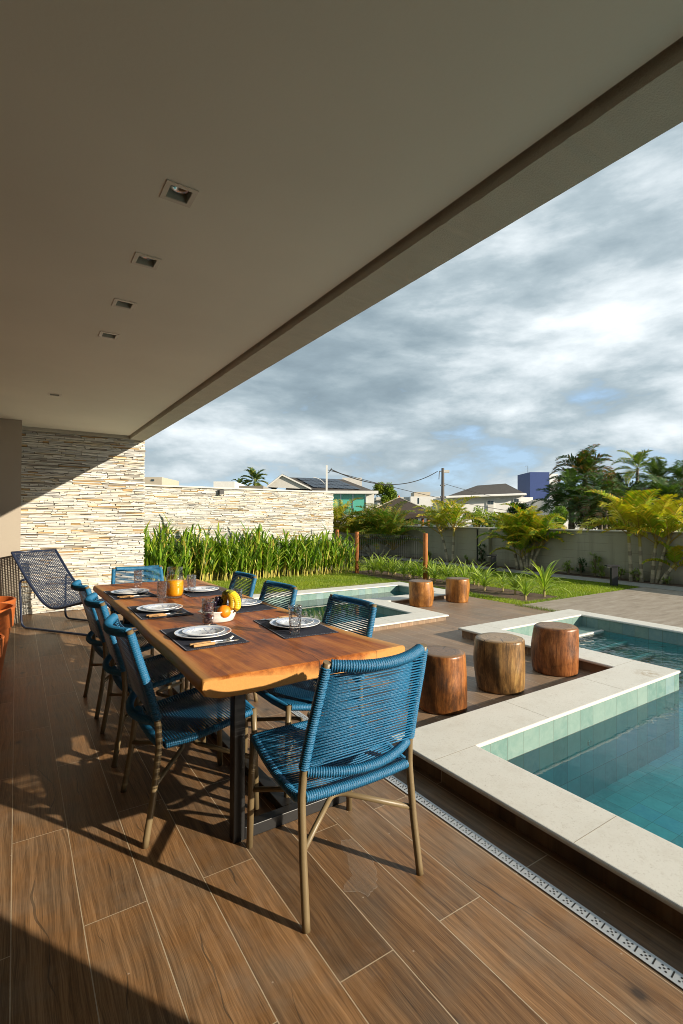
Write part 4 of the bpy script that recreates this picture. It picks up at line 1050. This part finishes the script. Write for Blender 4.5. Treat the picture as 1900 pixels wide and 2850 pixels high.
for row in (0, 1):
    for i, xx in enumerate(xs_):
        t = (xx-2)/5; h = 1.08-.18*t+r.uniform(-.16, .14) if row else .92-.06*t+r.uniform(-.14, .12)
        if xx < 2.9 and row: h += .18
        ginger(xx+r.uniform(-.08, .08)+row*.12, (10.72 if row else 10.40)-.25*t+r.uniform(-.05, .05), h, r,
               ('tall ginger plant in the back row of the hedge against the low stone wall' if row else 'leafy ginger plant in the front row of the hedge beside the lawn'))

def lily(x, y, h, r, label, big=False):
    root = empty('bed_plant', (x, y, -.006)); tag(root, label, 'plant', 'strap-leaved plants in the bed')
    lv = MB(); n = r.randint(20, 28) if big else r.randint(15, 22)
    st = MB(); st.tube([(0, 0, 0), (0, 0, .14*h/.5)], .018, 7, col=(.33, .27, .12)); st.build('stem', M['bark'], root)
    for i in range(n):
        az = i*2.4+r.uniform(-.3, .3); t = i/n
        col = vary((.30, .45, .035) if r.random() < .6 else (.48, .58, .10), r, .2)
        blade(lv, (0, 0, (.05+.10*t)*h/.5), az, 1.45-.75*(1-t)*r.uniform(.6, 1.1), h*r.uniform(.75, 1.15), h*r.uniform(.065, .095), r.uniform(.5, 2.0), col, 6, 0, vary((.30, .36, .08), r, .2))
    lv.build('leaves', M['leaf'], root)
r = random.Random(21)
big = [(7.74, 5.26, .62, 'largest strap-leaved plant in the bed, at the paving corner'), (7.13, 5.20, .40, 'low strap-leaved plant at the near tip of the bed'), (7.47, 5.66, .46, 'upright strap-leaved plant in the middle of the bed edge'),
       (7.35, 6.25, .52, 'spreading strap-leaved plant right of the knobbly stool'), (7.62, 6.05, .36, 'small strap-leaved plant between two bigger ones')]
for x, y, h, lb in big: lily(x, y, h, r, lb, True)
yy = 6.75; i = 0
while yy < 10.3:
    for xx in (7.35, 7.7):
        lily(xx+r.uniform(-.1, .1)-(yy-8)*.08, yy+r.uniform(-.1, .1), r.uniform(.40, .52), r, 'strap-leaved plant in the dense row along the wire fence')
    yy += .30

def bush(x, y, h, w_, r, label, col=(.24, .30, .07), n=220, ls=.10, cat='shrub', name='small_shrub', group='small shrubs at the foot of the boundary wall'):
    root = empty(name, (x, y, 0)); tag(root, label, cat, group)
    lv = MB(); st = MB()
    for k in range(5): a = r.uniform(0, 6.28); st.tube([(0, 0, 0), (math.cos(a)*w_*.3, math.sin(a)*w_*.3, h*.7)], .012, 5, col=(.16, .12, .07))
    hubs = [(r.uniform(-.6, .6)*w_, r.uniform(-.6, .6)*w_, r.uniform(.15, .92)*h) for _ in range(max(4, n//14))]
    for hx, hy, hz in hubs:
        for k in range(14): blade(lv, (hx, hy, hz), r.uniform(0, 6.28), r.uniform(-.1, 1.4), ls*r.uniform(.7, 1.3), ls*.2, r.uniform(.2, 1), vary(col, r, .3), 3)
    lv.build('leaves', M['leaf'], root); st.build('stems', M['bark'], root)
r = random.Random(31)
for x, y, h, w_, lb in ((11.26, 6.98, .34, .16, 'low pale shrub under the middle palms'), (11.34, 6.72, .42, .14, 'dark green shrub right of the middle palms'), (11.36, 6.38, .60, .15, 'tallest variegated shrub against the boundary wall'),
                        (11.30, 6.22, .24, .12, 'low rosette at the foot of the tallest variegated shrub'), (11.28, 5.78, .28, .15, 'rounded shrub right behind the black path light'), (11.28, 5.42, .24, .15, 'low rounded shrub left of the right-hand palms'), (11.34, 4.86, .10, .10, 'tiny seedling at the right edge of the border'),
                        (11.30, 9.72, .62, .14, 'dark upright shrub behind the far path light'), (11.32, 11.9, .26, .1, 'tiny shrub near the leaning palm by the wall'), (11.33, 10.3, .20, .08, 'tiny seedling right of the leaning palm')):
    bush(x, y, h, w_, r, lb, n=int(230*h/.4), col=(.26, .33, .08) if 'dark' not in lb else (.05, .10, .03))

def frond(mb, base, az, el, L, droop, col, r, n=26, lw=.022, ll=.30, up=.5, rach=(.35, .30, .06), tip=None):
    seg = 12; p = Vector(base); e = el; P = [p.copy()]; D = []
    for i in range(seg):
        d = Vector((math.cos(az)*math.cos(e), math.sin(az)*math.cos(e), math.sin(e))); D.append(d); p = p+d*(L/seg); P.append(p.copy()); e -= droop*(.35+1.3*i/seg)/seg
    D.append(D[-1]); mb.tube(P, .008, 4, False, rach, rf=[.011*(1-.85*i/seg)*(L/1.2)**.5 for i in range(seg+1)])
    sd = Vector((-math.sin(az), math.cos(az), 0))
    for i in range(n):
        t = .20+.80*i/(n-1); f = t*seg; j = min(seg-1, int(f)); q = P[j].lerp(P[j+1], f-j); d = D[j]; upv = sd.cross(d)*-1
        l = ll*(math.sin(PI*(.16+.80*t))**.7)*r.uniform(.85, 1.1)
        c = vary(tip if (tip and r.random() < .5*t) else col, r, .22)
        for s in (-1, 1):
            dir_ = (sd*s*.78+d*.62+upv*up*r.uniform(.5, 1.1)).normalized(); m1 = q+dir_*l*.5; e2 = q+dir_*l*.95+Vector((0, 0, -l*.30*r.uniform(.4, 1.3)))
            wv = d*lw*.5; o = len(mb.v); mb.v += [tuple(q-wv*.5), tuple(q+wv*.5), tuple(m1+wv), tuple(m1-wv), tuple(e2)]; mb.cols = True
            mb.f += [(o, o+1, o+2, o+3), (o+3, o+2, o+4)]; mb.c += [c, c]
def palm(name, loc, stems, label, group, r, L=1.1, nf=8, cols=((.12, .19, .02), (.22, .26, .025)), trunkcol=(.42, .36, .24), tr=.035, ll=.32, droop=1.6, lw=.031, nleaf=36, tip=None, elr=(.55, 1.45), shaft=True, rach=(.38, .26, .05)):
    root = empty(name, loc); tag(root, label, 'palm', group); tk = MB(); cr_ = MB()
    for (sx, sy, H, lx, ly, sc_) in stems:
        tk = MB(); b0 = Vector((sx, sy, 0)); t1 = Vector((sx+lx, sy+ly, H)); md = b0.lerp(t1, .5)+Vector((lx*.25, ly*.25, 0))*-1
        n = max(6, int(H/.09)); q = [((1-u)**2*b0+2*u*(1-u)*md+u*u*t1) for u in [i/n for i in range(n+1)]]
        for i in range(n):
            c = vary(trunkcol if i % 3 else tuple(v*.55 for v in trunkcol), r, .12)
            if shaft and i > n*.72: c = (.36, .30, .07)
            rr = tr*(1.25-.45*i/n)*(1.06 if i % 3 == 0 else 1); tk.tube(q[i:i+2], rr, 8, False, c)
        tk.build('trunk', M['bark'], root, smooth=True)
        for k in range(nf):
            az = 2.399*k+r.uniform(-.25, .25); e = elr[0]+(elr[1]-elr[0])*(k/(nf-1) if nf > 1 else 1); col = cols[0] if r.random() < .5 else cols[1]
            frond(cr_, q[-1]-Vector((0, 0, .12*(1-k/nf))), az, e, L*sc_*r.uniform(.85, 1.12), droop*r.uniform(.75, 1.25), col, r, nleaf, lw, ll*sc_, .5, rach, tip)
    cr_.build('crown', M['leaf'], root); return root
r = random.Random(41); GA = 'young areca palms along the boundary wall'
YG = ((.25, .33, .018), (.46, .43, .022)); TP = (.55, .38, .03)
palm('areca_palm', (11.34, 5.34, 0), [(-.05, .20, 1.12, -.02, .05, 1.1), (-.02, .0, 1.05, .0, .04, 1.05), (.02, -.20, .92, .06, -.06, 1.0), (.05, -.28, .95, .10, -.20, 1.0), (.0, -.38, .42, .05, -.25, .55)],
     'yellow-green multi-stemmed palm nearest the right edge, with ringed trunks', GA, r, 1.12, 8, YG, tip=TP, ll=.38)
palm('areca_palm', (11.33, 8.25, 0), [(-.05, .22, .80, -.05, .18, .9), (-.05, .08, .72, -.1, .1, .9), (.0, -.02, .95, .0, .0, .95), (.03, -.10, .70, .05, -.1, .9), (.02, -.18, .78, .1, -.25, .9), (.0, .0, .45, -.15, 0, .75)],
     'dense bushy palm in the middle of the boundary wall', GA, r, 1.15, 10, ((.17, .28, .018), (.32, .37, .022)), tip=TP, ll=.32)
palm('areca_palm', (11.3, 10.95, 0), [(.0, .12, .98, -.05, .28, 1.0), (.0, -.10, 1.08, .0, -.05, .95)],
     'two-stemmed palm leaning left in front of the utility pole', GA, r, 1.35, 12, ((.20, .29, .018), (.36, .38, .022)), tip=TP, ll=.34)
palm('areca_palm', (10.9, 14.2, 0), [(.0, .3, .55, -.1, .3, 1.0), (.0, .0, .70, .0, .0, 1.0), (.0, -.3, .55, .1, -.3, 1.0), (-.2, .1, .3, -.3, .2, .9), (.1, -.4, .35, .1, -.3, .9)],
     'large dark bushy palm behind the wire fence', GA, r, 1.7, 18, ((.085, .18, .016), (.14, .21, .02)), tip=(.30, .24, .03), ll=.42)
palm('areca_palm', (9.9, 15.2, 0), [(.0, .3, .75, -.1, .2, 1.0), (.0, .0, 1.0, .0, .0, 1.0), (.1, -.3, .6, .1, -.2, .9)],
     'golden tinged palm just right of the end of the stone wall', GA, r, 1.5, 12, ((.24, .28, .018), (.38, .34, .022)), tip=TP, ll=.36)

# taller palms and trees beyond the wall
r = random.Random(51); GB = 'tall palms beyond the boundary wall'
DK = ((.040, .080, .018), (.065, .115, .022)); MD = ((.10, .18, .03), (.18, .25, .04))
def bpalm(px, py, d, label, scale=1.0, cols=DK, tip=None, name='palm_tree', nf=13, H=None, droop=1.7, elr=(.0, 1.4), L=1.25, ll=.5, stems=1, tc=(.16, .13, .09), lw=.05):
    p = at(px, py, d); H = p.z; st_ = [(r.uniform(-.5, .5)*(stems > 1), r.uniform(-.5, .5)*(stems > 1), H*(1 if i == 0 else r.uniform(.7, .95)), r.uniform(-.15, .15), r.uniform(-.15, .15), 1) for i in range(stems)]
    return palm(name, (p.x, p.y, -.03), st_, label, GB, r, L*scale, nf, cols, tc, .07*scale, ll*scale, droop, lw*scale, 22, tip, elr, False, (.16, .14, .04))
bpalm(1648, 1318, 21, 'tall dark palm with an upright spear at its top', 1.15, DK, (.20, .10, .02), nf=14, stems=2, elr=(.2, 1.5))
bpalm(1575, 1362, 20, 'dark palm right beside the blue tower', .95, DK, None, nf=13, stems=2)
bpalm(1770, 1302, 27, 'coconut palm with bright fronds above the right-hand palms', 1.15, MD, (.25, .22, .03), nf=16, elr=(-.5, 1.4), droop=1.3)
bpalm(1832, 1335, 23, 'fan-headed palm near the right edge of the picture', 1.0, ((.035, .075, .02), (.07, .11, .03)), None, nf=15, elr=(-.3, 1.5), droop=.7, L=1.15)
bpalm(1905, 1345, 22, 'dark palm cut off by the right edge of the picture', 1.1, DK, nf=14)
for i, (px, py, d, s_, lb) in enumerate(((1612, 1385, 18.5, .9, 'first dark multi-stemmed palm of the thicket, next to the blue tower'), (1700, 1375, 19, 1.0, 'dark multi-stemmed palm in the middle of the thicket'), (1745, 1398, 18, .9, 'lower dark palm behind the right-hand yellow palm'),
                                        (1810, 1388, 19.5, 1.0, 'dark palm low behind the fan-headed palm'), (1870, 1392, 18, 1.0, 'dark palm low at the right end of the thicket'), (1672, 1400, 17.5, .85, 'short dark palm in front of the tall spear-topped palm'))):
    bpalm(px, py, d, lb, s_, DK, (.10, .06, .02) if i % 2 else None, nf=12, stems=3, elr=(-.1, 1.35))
bpalm(709, 1338, 58, 'small distant palm above the low stone wall', 1.55, ((.05, .10, .02), (.09, .14, .03)), (.2, .2, .03), nf=15, elr=(-.6, 1.4), droop=1.2, lw=.09)
bpalm(669, 1347, 62, 'smaller distant palm left of the other one', 1.0, ((.05, .10, .02), (.07, .11, .02)), nf=12, elr=(-.6, 1.4), lw=.09)

def leaftree(px0, px1, pytop, pybot, d, label, cols, r, n=2600, ls=.14, name='tree', cat='tree', group=None, trunk=True, depth=None):
    a, c = at(px0, pybot, d), at(px1, pybot, d); top_ = at((px0+px1)/2, pytop, d).z; bot = max(0, a.z); ctr = (a+c)/2; W = (c-a).length/2; Hh = (top_-bot)/2
    root = empty(name, (ctr.x, ctr.y, 0), -YAW); tag(root, label, cat, group); lv = MB(); dp = depth or W*.6
    # clumps spread through the crown
    cl = []
    for k in range(26):
        u, v, q = r.uniform(-1, 1), r.uniform(-1, 1), r.uniform(-1, 1)
        if u*u+v*v+q*q > 1.15: continue
        cl.append((u*W*.82, v*dp*.82, bot+Hh+q*Hh*.80, r.uniform(.22, .38), cols[0] if r.random() < .5 else cols[1]))
    for k in range(n):
        cx, cy, cz, cr2, cc = r.choice(cl); th_, ph_ = r.uniform(0, 2*PI), math.acos(r.uniform(-1, 1)); rr = cr2*r.random()**.3
        p = (cx+rr*W*math.sin(ph_)*math.cos(th_), cy+rr*dp*1.2*math.sin(ph_)*math.sin(th_), cz+rr*Hh*1.1*math.cos(ph_))
        blade(lv, p, r.uniform(0, 6.28), r.uniform(-.8, 1.2), ls*r.uniform(.6, 1.4), ls*.55, .3, vary(cc, r, .3), 2)
    lv.build('crown', M['leaf'], root)
    t_ = MB(); t_.tube([(0, 0, -.03), (W*.05, 0, bot+Hh*.6)], max(.03, W*.06), 7, col=(.14, .10, .06))
    for k in range(4): a2 = r.uniform(0, 6.28); t_.tube([(0, 0, bot*.7), (W*.5*math.cos(a2), dp*.5*math.sin(a2), bot+Hh*1.1)], max(.02, W*.03), 5, col=(.14, .10, .06))
    t_.build('trunk', M['bark'], root)
r = random.Random(61)
leaftree(1030, 1130, 1345, 1440, 60, 'round mid-green tree top behind the houses', ((.20, .28, .035), (.28, .33, .045)), r, 5200, .30)
GH = 'bushes showing over the boundary wall'
leaftree(1290, 1372, 1414, 1478, 16, 'bright green leafy bush over the wall, below the shuttered window', ((.24, .34, .03), (.34, .42, .04)), r, 2000, .075, 'bush', 'bush', GH, depth=.5)
leaftree(1350, 1440, 1424, 1478, 15.5, 'yellow-green bush over the wall left of the middle palms', ((.34, .40, .035), (.26, .36, .035)), r, 2000, .075, 'bush', 'bush', GH, depth=.5)
leaftree(1420, 1482, 1396, 1450, 19, 'dark glossy bush in front of the white house corner', ((.035, .07, .015), (.09, .13, .03)), r, 1500, .10, 'bush', 'bush', GH, depth=.6)
leaftree(1530, 1580, 1412, 1478, 17, 'mid green bush behind the middle palms, below the blue tower', ((.14, .24, .03), (.19, .29, .04)), r, 1500, .08, 'bush', 'bush', GH, depth=.5)
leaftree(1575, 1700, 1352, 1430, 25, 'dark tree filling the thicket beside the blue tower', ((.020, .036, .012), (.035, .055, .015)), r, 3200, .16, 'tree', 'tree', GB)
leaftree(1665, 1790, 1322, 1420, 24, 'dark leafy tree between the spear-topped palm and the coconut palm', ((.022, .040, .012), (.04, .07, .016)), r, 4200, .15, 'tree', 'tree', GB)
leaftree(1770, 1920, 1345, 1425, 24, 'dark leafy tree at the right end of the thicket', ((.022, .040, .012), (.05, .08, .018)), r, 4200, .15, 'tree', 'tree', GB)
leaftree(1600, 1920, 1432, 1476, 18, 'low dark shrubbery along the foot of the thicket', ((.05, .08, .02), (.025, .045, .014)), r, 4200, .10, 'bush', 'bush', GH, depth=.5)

# ================================================================= HOUSES BEYOND
def frame_at(px, d):
    p = at(px, hor(px), d); return Vector((p.x, p.y, 0))
class HF:
    def __init__(s, name, px, d, label, cat='house', group='houses beyond the garden'):
        s.px, s.d = px, d; s.o = empty(name, frame_at(px, d), -YAW); tag(s.o, label, cat, group)
    def x(s, px): return (px-s.px)/F_*s.d
    def z(s, px, py): return HC+(hor(px)-py)/F_*s.d
    def wall(s, nm, px0, px1, pyt, y0, y1, mat, z0=-.1):
        b = MB(); b.box(s.x(px0), s.x(px1), y0, y1, z0, s.z((px0+px1)/2, pyt)); return b.build(nm, mat, s.o)
    def pane(s, nm, px0, px1, py0, py1, y, mat, t=.05, parent=None):
        b = MB(); b.box(s.x(px0), s.x(px1), y-t, y, s.z(px0, py1), s.z(px0, py0)); return b.build(nm, mat, parent or s.o)
h = HF('house', 900, 45, 'house with dark tiled roof carrying solar panels and a green glass front')
h.wall('wall', 765, 1042, 1366, .6, 8, M['white'])
b = MB(); X, Z = h.x, h.z     # main roof: ridge left to right
e0, e1 = (X(862), .0, Z(862, 1362)), (X(1050), 0, Z(1050, 1370)); r0, r1 = (X(792), 4.2, Z(792, 1318)), (X(955), 4.2, Z(955, 1324))
bk0, bk1 = (X(760), 8.8, Z(800, 1358)), (X(1060), 8.8, Z(1050, 1366))
b.add([e0, e1, r1, r0, bk0, bk1], [(0, 1, 2, 3), (3, 2, 5, 4), (1, 5, 2), (0, 3, 4)]); rf_ = b.build('roof', M['tileroof'], h.o)
b = MB()
for i in range(7):
    for j in range(3):
        u0, u1, v0, v1 = .10+i*.105, .10+i*.105+.098, .12+j*.28, .12+j*.28+.25
        def q(u, v):
            a = Vector(e0).lerp(Vector(e1), u); c = Vector(r0).lerp(Vector(r1), u); return a.lerp(c, v)+Vector((0, -.06, .08))
        b.add([q(u0, v0), q(u1, v0), q(u1, v1), q(u0, v1)], [(0, 1, 2, 3)])
b.build('solar_panel', M['solar'], rf_)
# projecting front gable
b = MB(); ap, gl, gr_ = (X(789), -1.2, Z(789, 1326)), (X(748), -1.2, Z(753, 1358)), (X(868), -1.2, Z(868, 1364))
b.add([gl, gr_, ap, (X(748), -1.0, -.1), (X(868), -1.0, -.1)], [(0, 1, 2)]); 
b.box(X(760), X(860), -1.0, 1.0, -.1, Z(868, 1366)); b.build('gable', M['dirtywhite'], h.o)
b = MB()
for a, c in ((gl, ap), (ap, gr_)):
    a, c = Vector(a), Vector(c); b.add([a+Vector((0, -.15, 0)), c+Vector((0, -.15, 0)), c+Vector((0, 5, 0)), a+Vector((0, 5, 0)), a+Vector((0, -.15, .12)), c+Vector((0, -.15, .12)), c+Vector((0, 5, .12)), a+Vector((0, 5, .12))], [(0, 1, 2, 3), (7, 6, 5, 4), (0, 4, 5, 1), (1, 5, 6, 2), (2, 6, 7, 3), (3, 7, 4, 0)])
b.build('gable_roof', M['tileroof'], h.o)
b = MB()
for a, c in ((gl, ap), (ap, gr_)):
    a, c = Vector(a)+Vector((0, -.2, -.05)), Vector(c)+Vector((0, -.2, -.05)); b.add([a, c, c+Vector((0, 0, .14)), a+Vector((0, 0, .14)), a+Vector((0, .04, 0)), c+Vector((0, .04, 0)), c+Vector((0, .04, .14)), a+Vector((0, .04, .14))], [(0, 1, 2, 3), (7, 6, 5, 4), (3, 2, 6, 7), (0, 4, 5, 1)])
b.build('bargeboard', M['white'], h.o)
b = MB(); b.box(X(868), X(1052), -.12, .05, Z(1000, 1374), Z(1000, 1366)); b.build('gutter', M['white'], h.o)
g_ = h.pane('glass_front', 926, 1018, 1375, 1432, .58, M['green'], .06)
for px in (948, 982, 1018): h.pane('mullion', px-1, px+1, 1375, 1432, .51, M['steel'], .05, g_)
b = MB(); b.box(X(952), X(1012), 4.5, 7.5, Z(980, 1362), Z(980, 1318)); b.build('water_tank_block', M['dirtywhite'], h.o)
h2 = HF('house', 1395, 50, 'white two-storey house with hipped dark tiled roof left of the blue tower')
X, Z = h2.x, h2.z
h2.wall('wall', 1250, 1450, 1380, 0, 9, M['white'])
b = MB(); b.box(X(1450)+.001, X(1500), 1.6, 9, -.1, Z(1480, 1382)); b.build('side_wing', M['white'], h2.o)
b = MB(); ev = [(X(1236), -.8, Z(1236, 1383)), (X(1454), -.8, Z(1454, 1375)), (X(1522), 9.8, Z(1452, 1375)), (X(1290), 9.8, Z(1240, 1383))]
rg = [(X(1362), 4.5, Z(1362, 1343)), (X(1448), 4.5, Z(1448, 1337))]
b.add(ev+rg, [(0, 1, 5, 4), (1, 2, 5), (2, 3, 4, 5), (3, 0, 4), (0, 3, 2, 1)]); b.build('roof', M['tileroof'], h2.o)
b = MB(); b.tube([(X(1236), -.82, Z(1236, 1385)), (X(1454), -.82, Z(1454, 1377))], .13, 6); b.tube([(X(1454), -.82, Z(1454, 1377)), (X(1524), 9.8, Z(1454, 1377))], .13, 6); b.build('gutter', M['white'], h2.o)
for px0, px1, py0, py1 in ((1353, 1375, 1391, 1424), (1427, 1445, 1386, 1399)):
    wd_ = h2.pane('window', px0, px1, py0, py1, .0-.001, M['white'], .10)
    xm = (px0+px1)/2; pyb = py1-2 if py1 < 1410 else 1404
    h2.pane('window_pane', px0+3, xm-.6, py0+3, pyb, -.102, M['winglass'], .03, wd_); h2.pane('window_pane', xm+.6, px1-3, py0+3, pyb, -.102, M['winglass'], .03, wd_)
    if py1 > 1410: h2.pane('louvre', px0+3, px1-3, 1406, py1-2, -.102, M['dirtywhite'], .05, wd_)
h3 = HF('water_tower', 1500, 56, 'blue mosaic-tiled square tower rising behind the white house', 'tower', None)
X, Z = h3.x, h3.z
b = MB(); b.box(X(1475), X(1529), 0, 4.0, -.1, Z(1500, 1314)); b.build('tiled_shaft', M['blue'], h3.o)
b = MB(); b.box(X(1529)+.001, X(1556), .3, 3.8, -.1, Z(1540, 1318)); b.build('white_side', M['white'], h3.o)
b = MB(); b.tube([(X(1478), 1, Z(1480, 1314)), (X(1478), 1, Z(1480, 1294)), (X(1470), 1, Z(1480, 1295))], .04, 5); b.build('lamp_arm', M['steel'], h3.o)
# thatched hut
h4 = HF('thatched_hut', 1104, 25, 'open hut with a dark pyramid thatched roof', 'hut', None); X, Z = h4.x, h4.z
b = MB(); ap = (X(1122), 1.9, Z(1122, 1380)); c4 = [(X(1000), .0, Z(1000, 1434)), (X(1208), 0, Z(1208, 1428)), (X(1208)+.3, 3.8, Z(1208, 1428)), (X(1000)+.3, 3.8, Z(1000, 1434))]
low = [(x, y, z-.26) for x, y, z in c4]
b.add([ap]+c4+low, [(0, 1, 2), (0, 2, 3), (0, 3, 4), (0, 4, 1), (1, 5, 6, 2), (2, 6, 7, 3), (3, 7, 8, 4), (4, 8, 5, 1), (5, 8, 7, 6)]); b.build('roof', M['thatch'], h4.o)
b = MB()
for a in c4: b.tube([ap, a], .035, 5)
b.build('ridge', M['beige'], h4.o)
b = MB()
for x, y, z in low: b.tube([(x*.86+X(1104)*.14, 1.9+(y-1.9)*.86, -.1), (x*.86+X(1104)*.14, 1.9+(y-1.9)*.86, z+.05)], .08, 7)
b.build('post', M['post'], h4.o)
b = MB(); b.box(X(1030), X(1190), 3.2, 3.35, -.1, Z(1104, 1436)); b.build('interior_shade_panel', M['dark'], h4.o)  # near-black panel painting the shade inside the open hut
b = MB(); b.lathe([(.001, 0), (.07, 0), (.05, .1), (.001, .16)], 8, (ap[0], ap[1], ap[2]-.03), cap=False); b.build('finial', M['cotta'], h4.o)
h5 = HF('house', 1100, 66, 'low white house with a grey roof right of the round tree'); h5.wall('wall', 1050, 1145, 1394, 0, 8, M['dirtywhite']); 
b = MB(); b.box(h5.x(1046), h5.x(1150), -.4, 8.3, h5.z(1100, 1393), h5.z(1100, 1384)); b.build('roof', M['cap'], h5.o)
h6 = HF('house', 1190, 64, 'flat-roofed white house with a beige chimney block beside the utility pole'); h6.wall('wall', 1142, 1250, 1382, 0, 8, M['white']); h6.wall('chimney_block', 1155, 1201, 1368, 1.0, 4, M['beige'], h6.z(1170, 1382)); h6.pane('window', 1163, 1166, 1386, 1402, -.001, M['winglass'])
h7 = HF('house', 425, 48, 'beige block of a house peeping over the low stone wall'); h7.wall('wall', 395, 449, 1328, 0, 5, M['beige']); h7.pane('window', 420, 428, 1334, 1339, -.001, M['winglass'])
h8 = HF('house', 622, 48, 'small white box of a house peeping over the low stone wall'); h8.wall('wall', 593, 652, 1340, 0, 5, M['white'])
h9 = HF('house', 695, 50, 'grey-blue low roof beside the distant palms'); h9.wall('wall', 655, 732, 1352, 0, 5, M['path'])
h10 = HF('house', 1700, 45, 'pale house mostly hidden behind the thicket of palms'); h10.wall('wall', 1560, 1960, 1385, 0, 8, M['white']); h10.pane('window', 1640, 1680, 1395, 1425, -.001, M['winglass']); h10.pane('window', 1760, 1800, 1395, 1425, -.001, M['winglass'])

# utility poles and wires
p = at(1232, 1303, 26); up_ = empty('utility_pole', (p.x, p.y, -.05)); tag(up_, 'dark weathered utility pole with a lamp head and wires', 'utility pole')
b = MB(); b.tube([(0, 0, 0), (0, 0, p.z+.05)], .085, 10, rf=[.10, .075]); b.build('pole', M['concretepole'], up_, smooth=True)
b = MB(); b.rbox((.16, -.05, p.z-.12), (.36, .20, .14), -YAW); b.build('lamp_head', M['dirtywhite'], up_)
b = MB(); b.tube(arc_pts([(-.05, 0, p.z-.15), (-.25, 0, p.z-.1), (-.28, 0, p.z-.55)], .08), .022, 6)
for z_ in (.9, 1.5): b.box(-.16, .16, -.03, .03, p.z-z_, p.z-z_+.07)
b.build('bracket', M['black'], up_)
q = at(909, 1295, 15.5); lp = empty('street_lamp', (q.x, q.y, -.05)); tag(lp, 'slim white lamp post with a curved arm behind the low stone wall', 'street lamp')
b = MB(); b.rbox((0, 0, q.z/2+.025), (.055, .055, q.z+.05), -YAW); b.build('post', M['white'], lp)
e_ = at(871, 1336, 15.5)-at(909, 1365, 15.5); z0 = at(909, 1358, 15.5).z+.05
b = MB(); b.tube(bez((0, 0, z0), (e_.x*.25, e_.y*.25, z0+.30), (e_.x, e_.y, z0+.33), 8), .010, 6); b.build('lamp_arm', M['white'], lp)
def wire(pts, label, rad=.012):
    o_ = MB(); P0, P1, P2 = pts; q_ = bez(P0, P1, P2, 16); o_.tube(q_, rad, 5); tag(o_.build('overhead_wire', M['wire']), label, 'wire', 'overhead wires')
A_, B_ = at(920, 1306, 18), at(1217, 1312, 25.8); md = (A_+B_)/2; md.z -= 1.25
wire((A_, md, B_), 'sagging thick cable between the two poles', .020)
A_, B_ = at(912, 1308, 15.5), at(1440, 1425, 22); md = (A_+B_)/2; md.z -= .25; wire((A_, md, B_), 'thin wire running down to the right past the hut', .010)
A_, B_ = at(1232, 1345, 26), at(1480, 1400, 40); md = (A_+B_)/2; md.z -= .3; wire((A_, md, B_), 'thin wire from the dark pole to the white house', .012)
A_, B_ = at(910, 1316, 15.5), at(922, 1303, 16); md = (A_+B_)/2; md.z -= .1; wire((A_, md, B_), 'short looped cable at the top of the white lamp post', .012)

# ================================================================= GRASS
def grass(name, n, sampler, h0, h1, wd, cols, label):
    r2 = np.random.default_rng(5); P = sampler(n, r2); n = len(P)
    az = r2.uniform(0, 2*PI, n); hh = r2.uniform(h0, h1, n); ln = r2.uniform(.1, .7, n)*hh; a2 = r2.uniform(0, 2*PI, n)
    z0 = np.full(n, -.013)
    v = np.empty((n, 3, 3)); sx, sy = np.cos(az)*wd/2, np.sin(az)*wd/2
    v[:, 0] = np.stack([P[:, 0]-sx, P[:, 1]-sy, z0], 1); v[:, 1] = np.stack([P[:, 0]+sx, P[:, 1]+sy, z0], 1)
    v[:, 2] = np.stack([P[:, 0]+np.cos(a2)*ln, P[:, 1]+np.sin(a2)*ln, z0+hh], 1)
    me = bpy.data.meshes.new(name); me.vertices.add(n*3); me.vertices.foreach_set('co', v.ravel()); me.loops.add(n*3); me.loops.foreach_set('vertex_index', np.arange(n*3)); me.polygons.add(n)
    me.polygons.foreach_set('loop_start', np.arange(n)*3); me.update(calc_edges=True)
    patch = (np.sin(P[:, 0]*2.1+1)*np.sin(P[:, 1]*2.7)+np.sin(P[:, 0]*5.3)*np.sin(P[:, 1]*4.1+2)*.6)*.25+.5
    mixf = np.clip(patch+r2.normal(0, .25, n), 0, 1)[:, None]; c = np.array(cols[0])*(1-mixf)+np.array(cols[1])*mixf; c = c*r2.uniform(.7, 1.25, (n, 1))
    at2 = me.color_attributes.new('Col', 'FLOAT_COLOR', 'CORNER'); cc = np.repeat(np.hstack([c, np.ones((n, 1))]), 3, axis=0).astype(np.float32); at2.data.foreach_set('color', cc.ravel())
    me.materials.append(M['grassleaf']); o = bpy.data.objects.new(name, me); COL.objects.link(o); o['kind'] = 'stuff'; o['label'] = label; o['category'] = 'grass'; return o
def samp(rects):
    ar = [(x1-x0)*(y1-y0)*w_ for x0, x1, y0, y1, w_ in rects]; tot = sum(ar)
    def f(n, r2):
        out = []
        for (x0, x1, y0, y1, w_), a in zip(rects, ar):
            k = int(n*a/tot); out.append(np.stack([r2.uniform(x0, x1, k), r2.uniform(y0, y1, k)], 1))
        return np.vstack(out)
    return f
grass('grass', 150000, samp([(1.7, 6.95, 7.72, 10.3, 1.0), (6.60, 6.97, 5.0, 7.72, 1.2), (6.63, 8.0, 4.93, 5.06, 1.2), (7.93, 10.43, 4.95, 10.4, 1.0), (7.0, 10.43, 10.4, 12, .7)]), .022, .050, .007,
      ((.15, .25, .014), (.31, .36, .026)), 'short bright green lawn behind and beside the pools')
grass('grass_tufts', 3500, samp([(6.505, 6.66, 2.3, 4.95, 1.0), (9.9, 10.4, 4.98, 5.5, .6)]), .02, .06, .006, ((.10, .15, .012), (.18, .20, .02)), 'thin line of grass tufts growing along the pool paving joint')
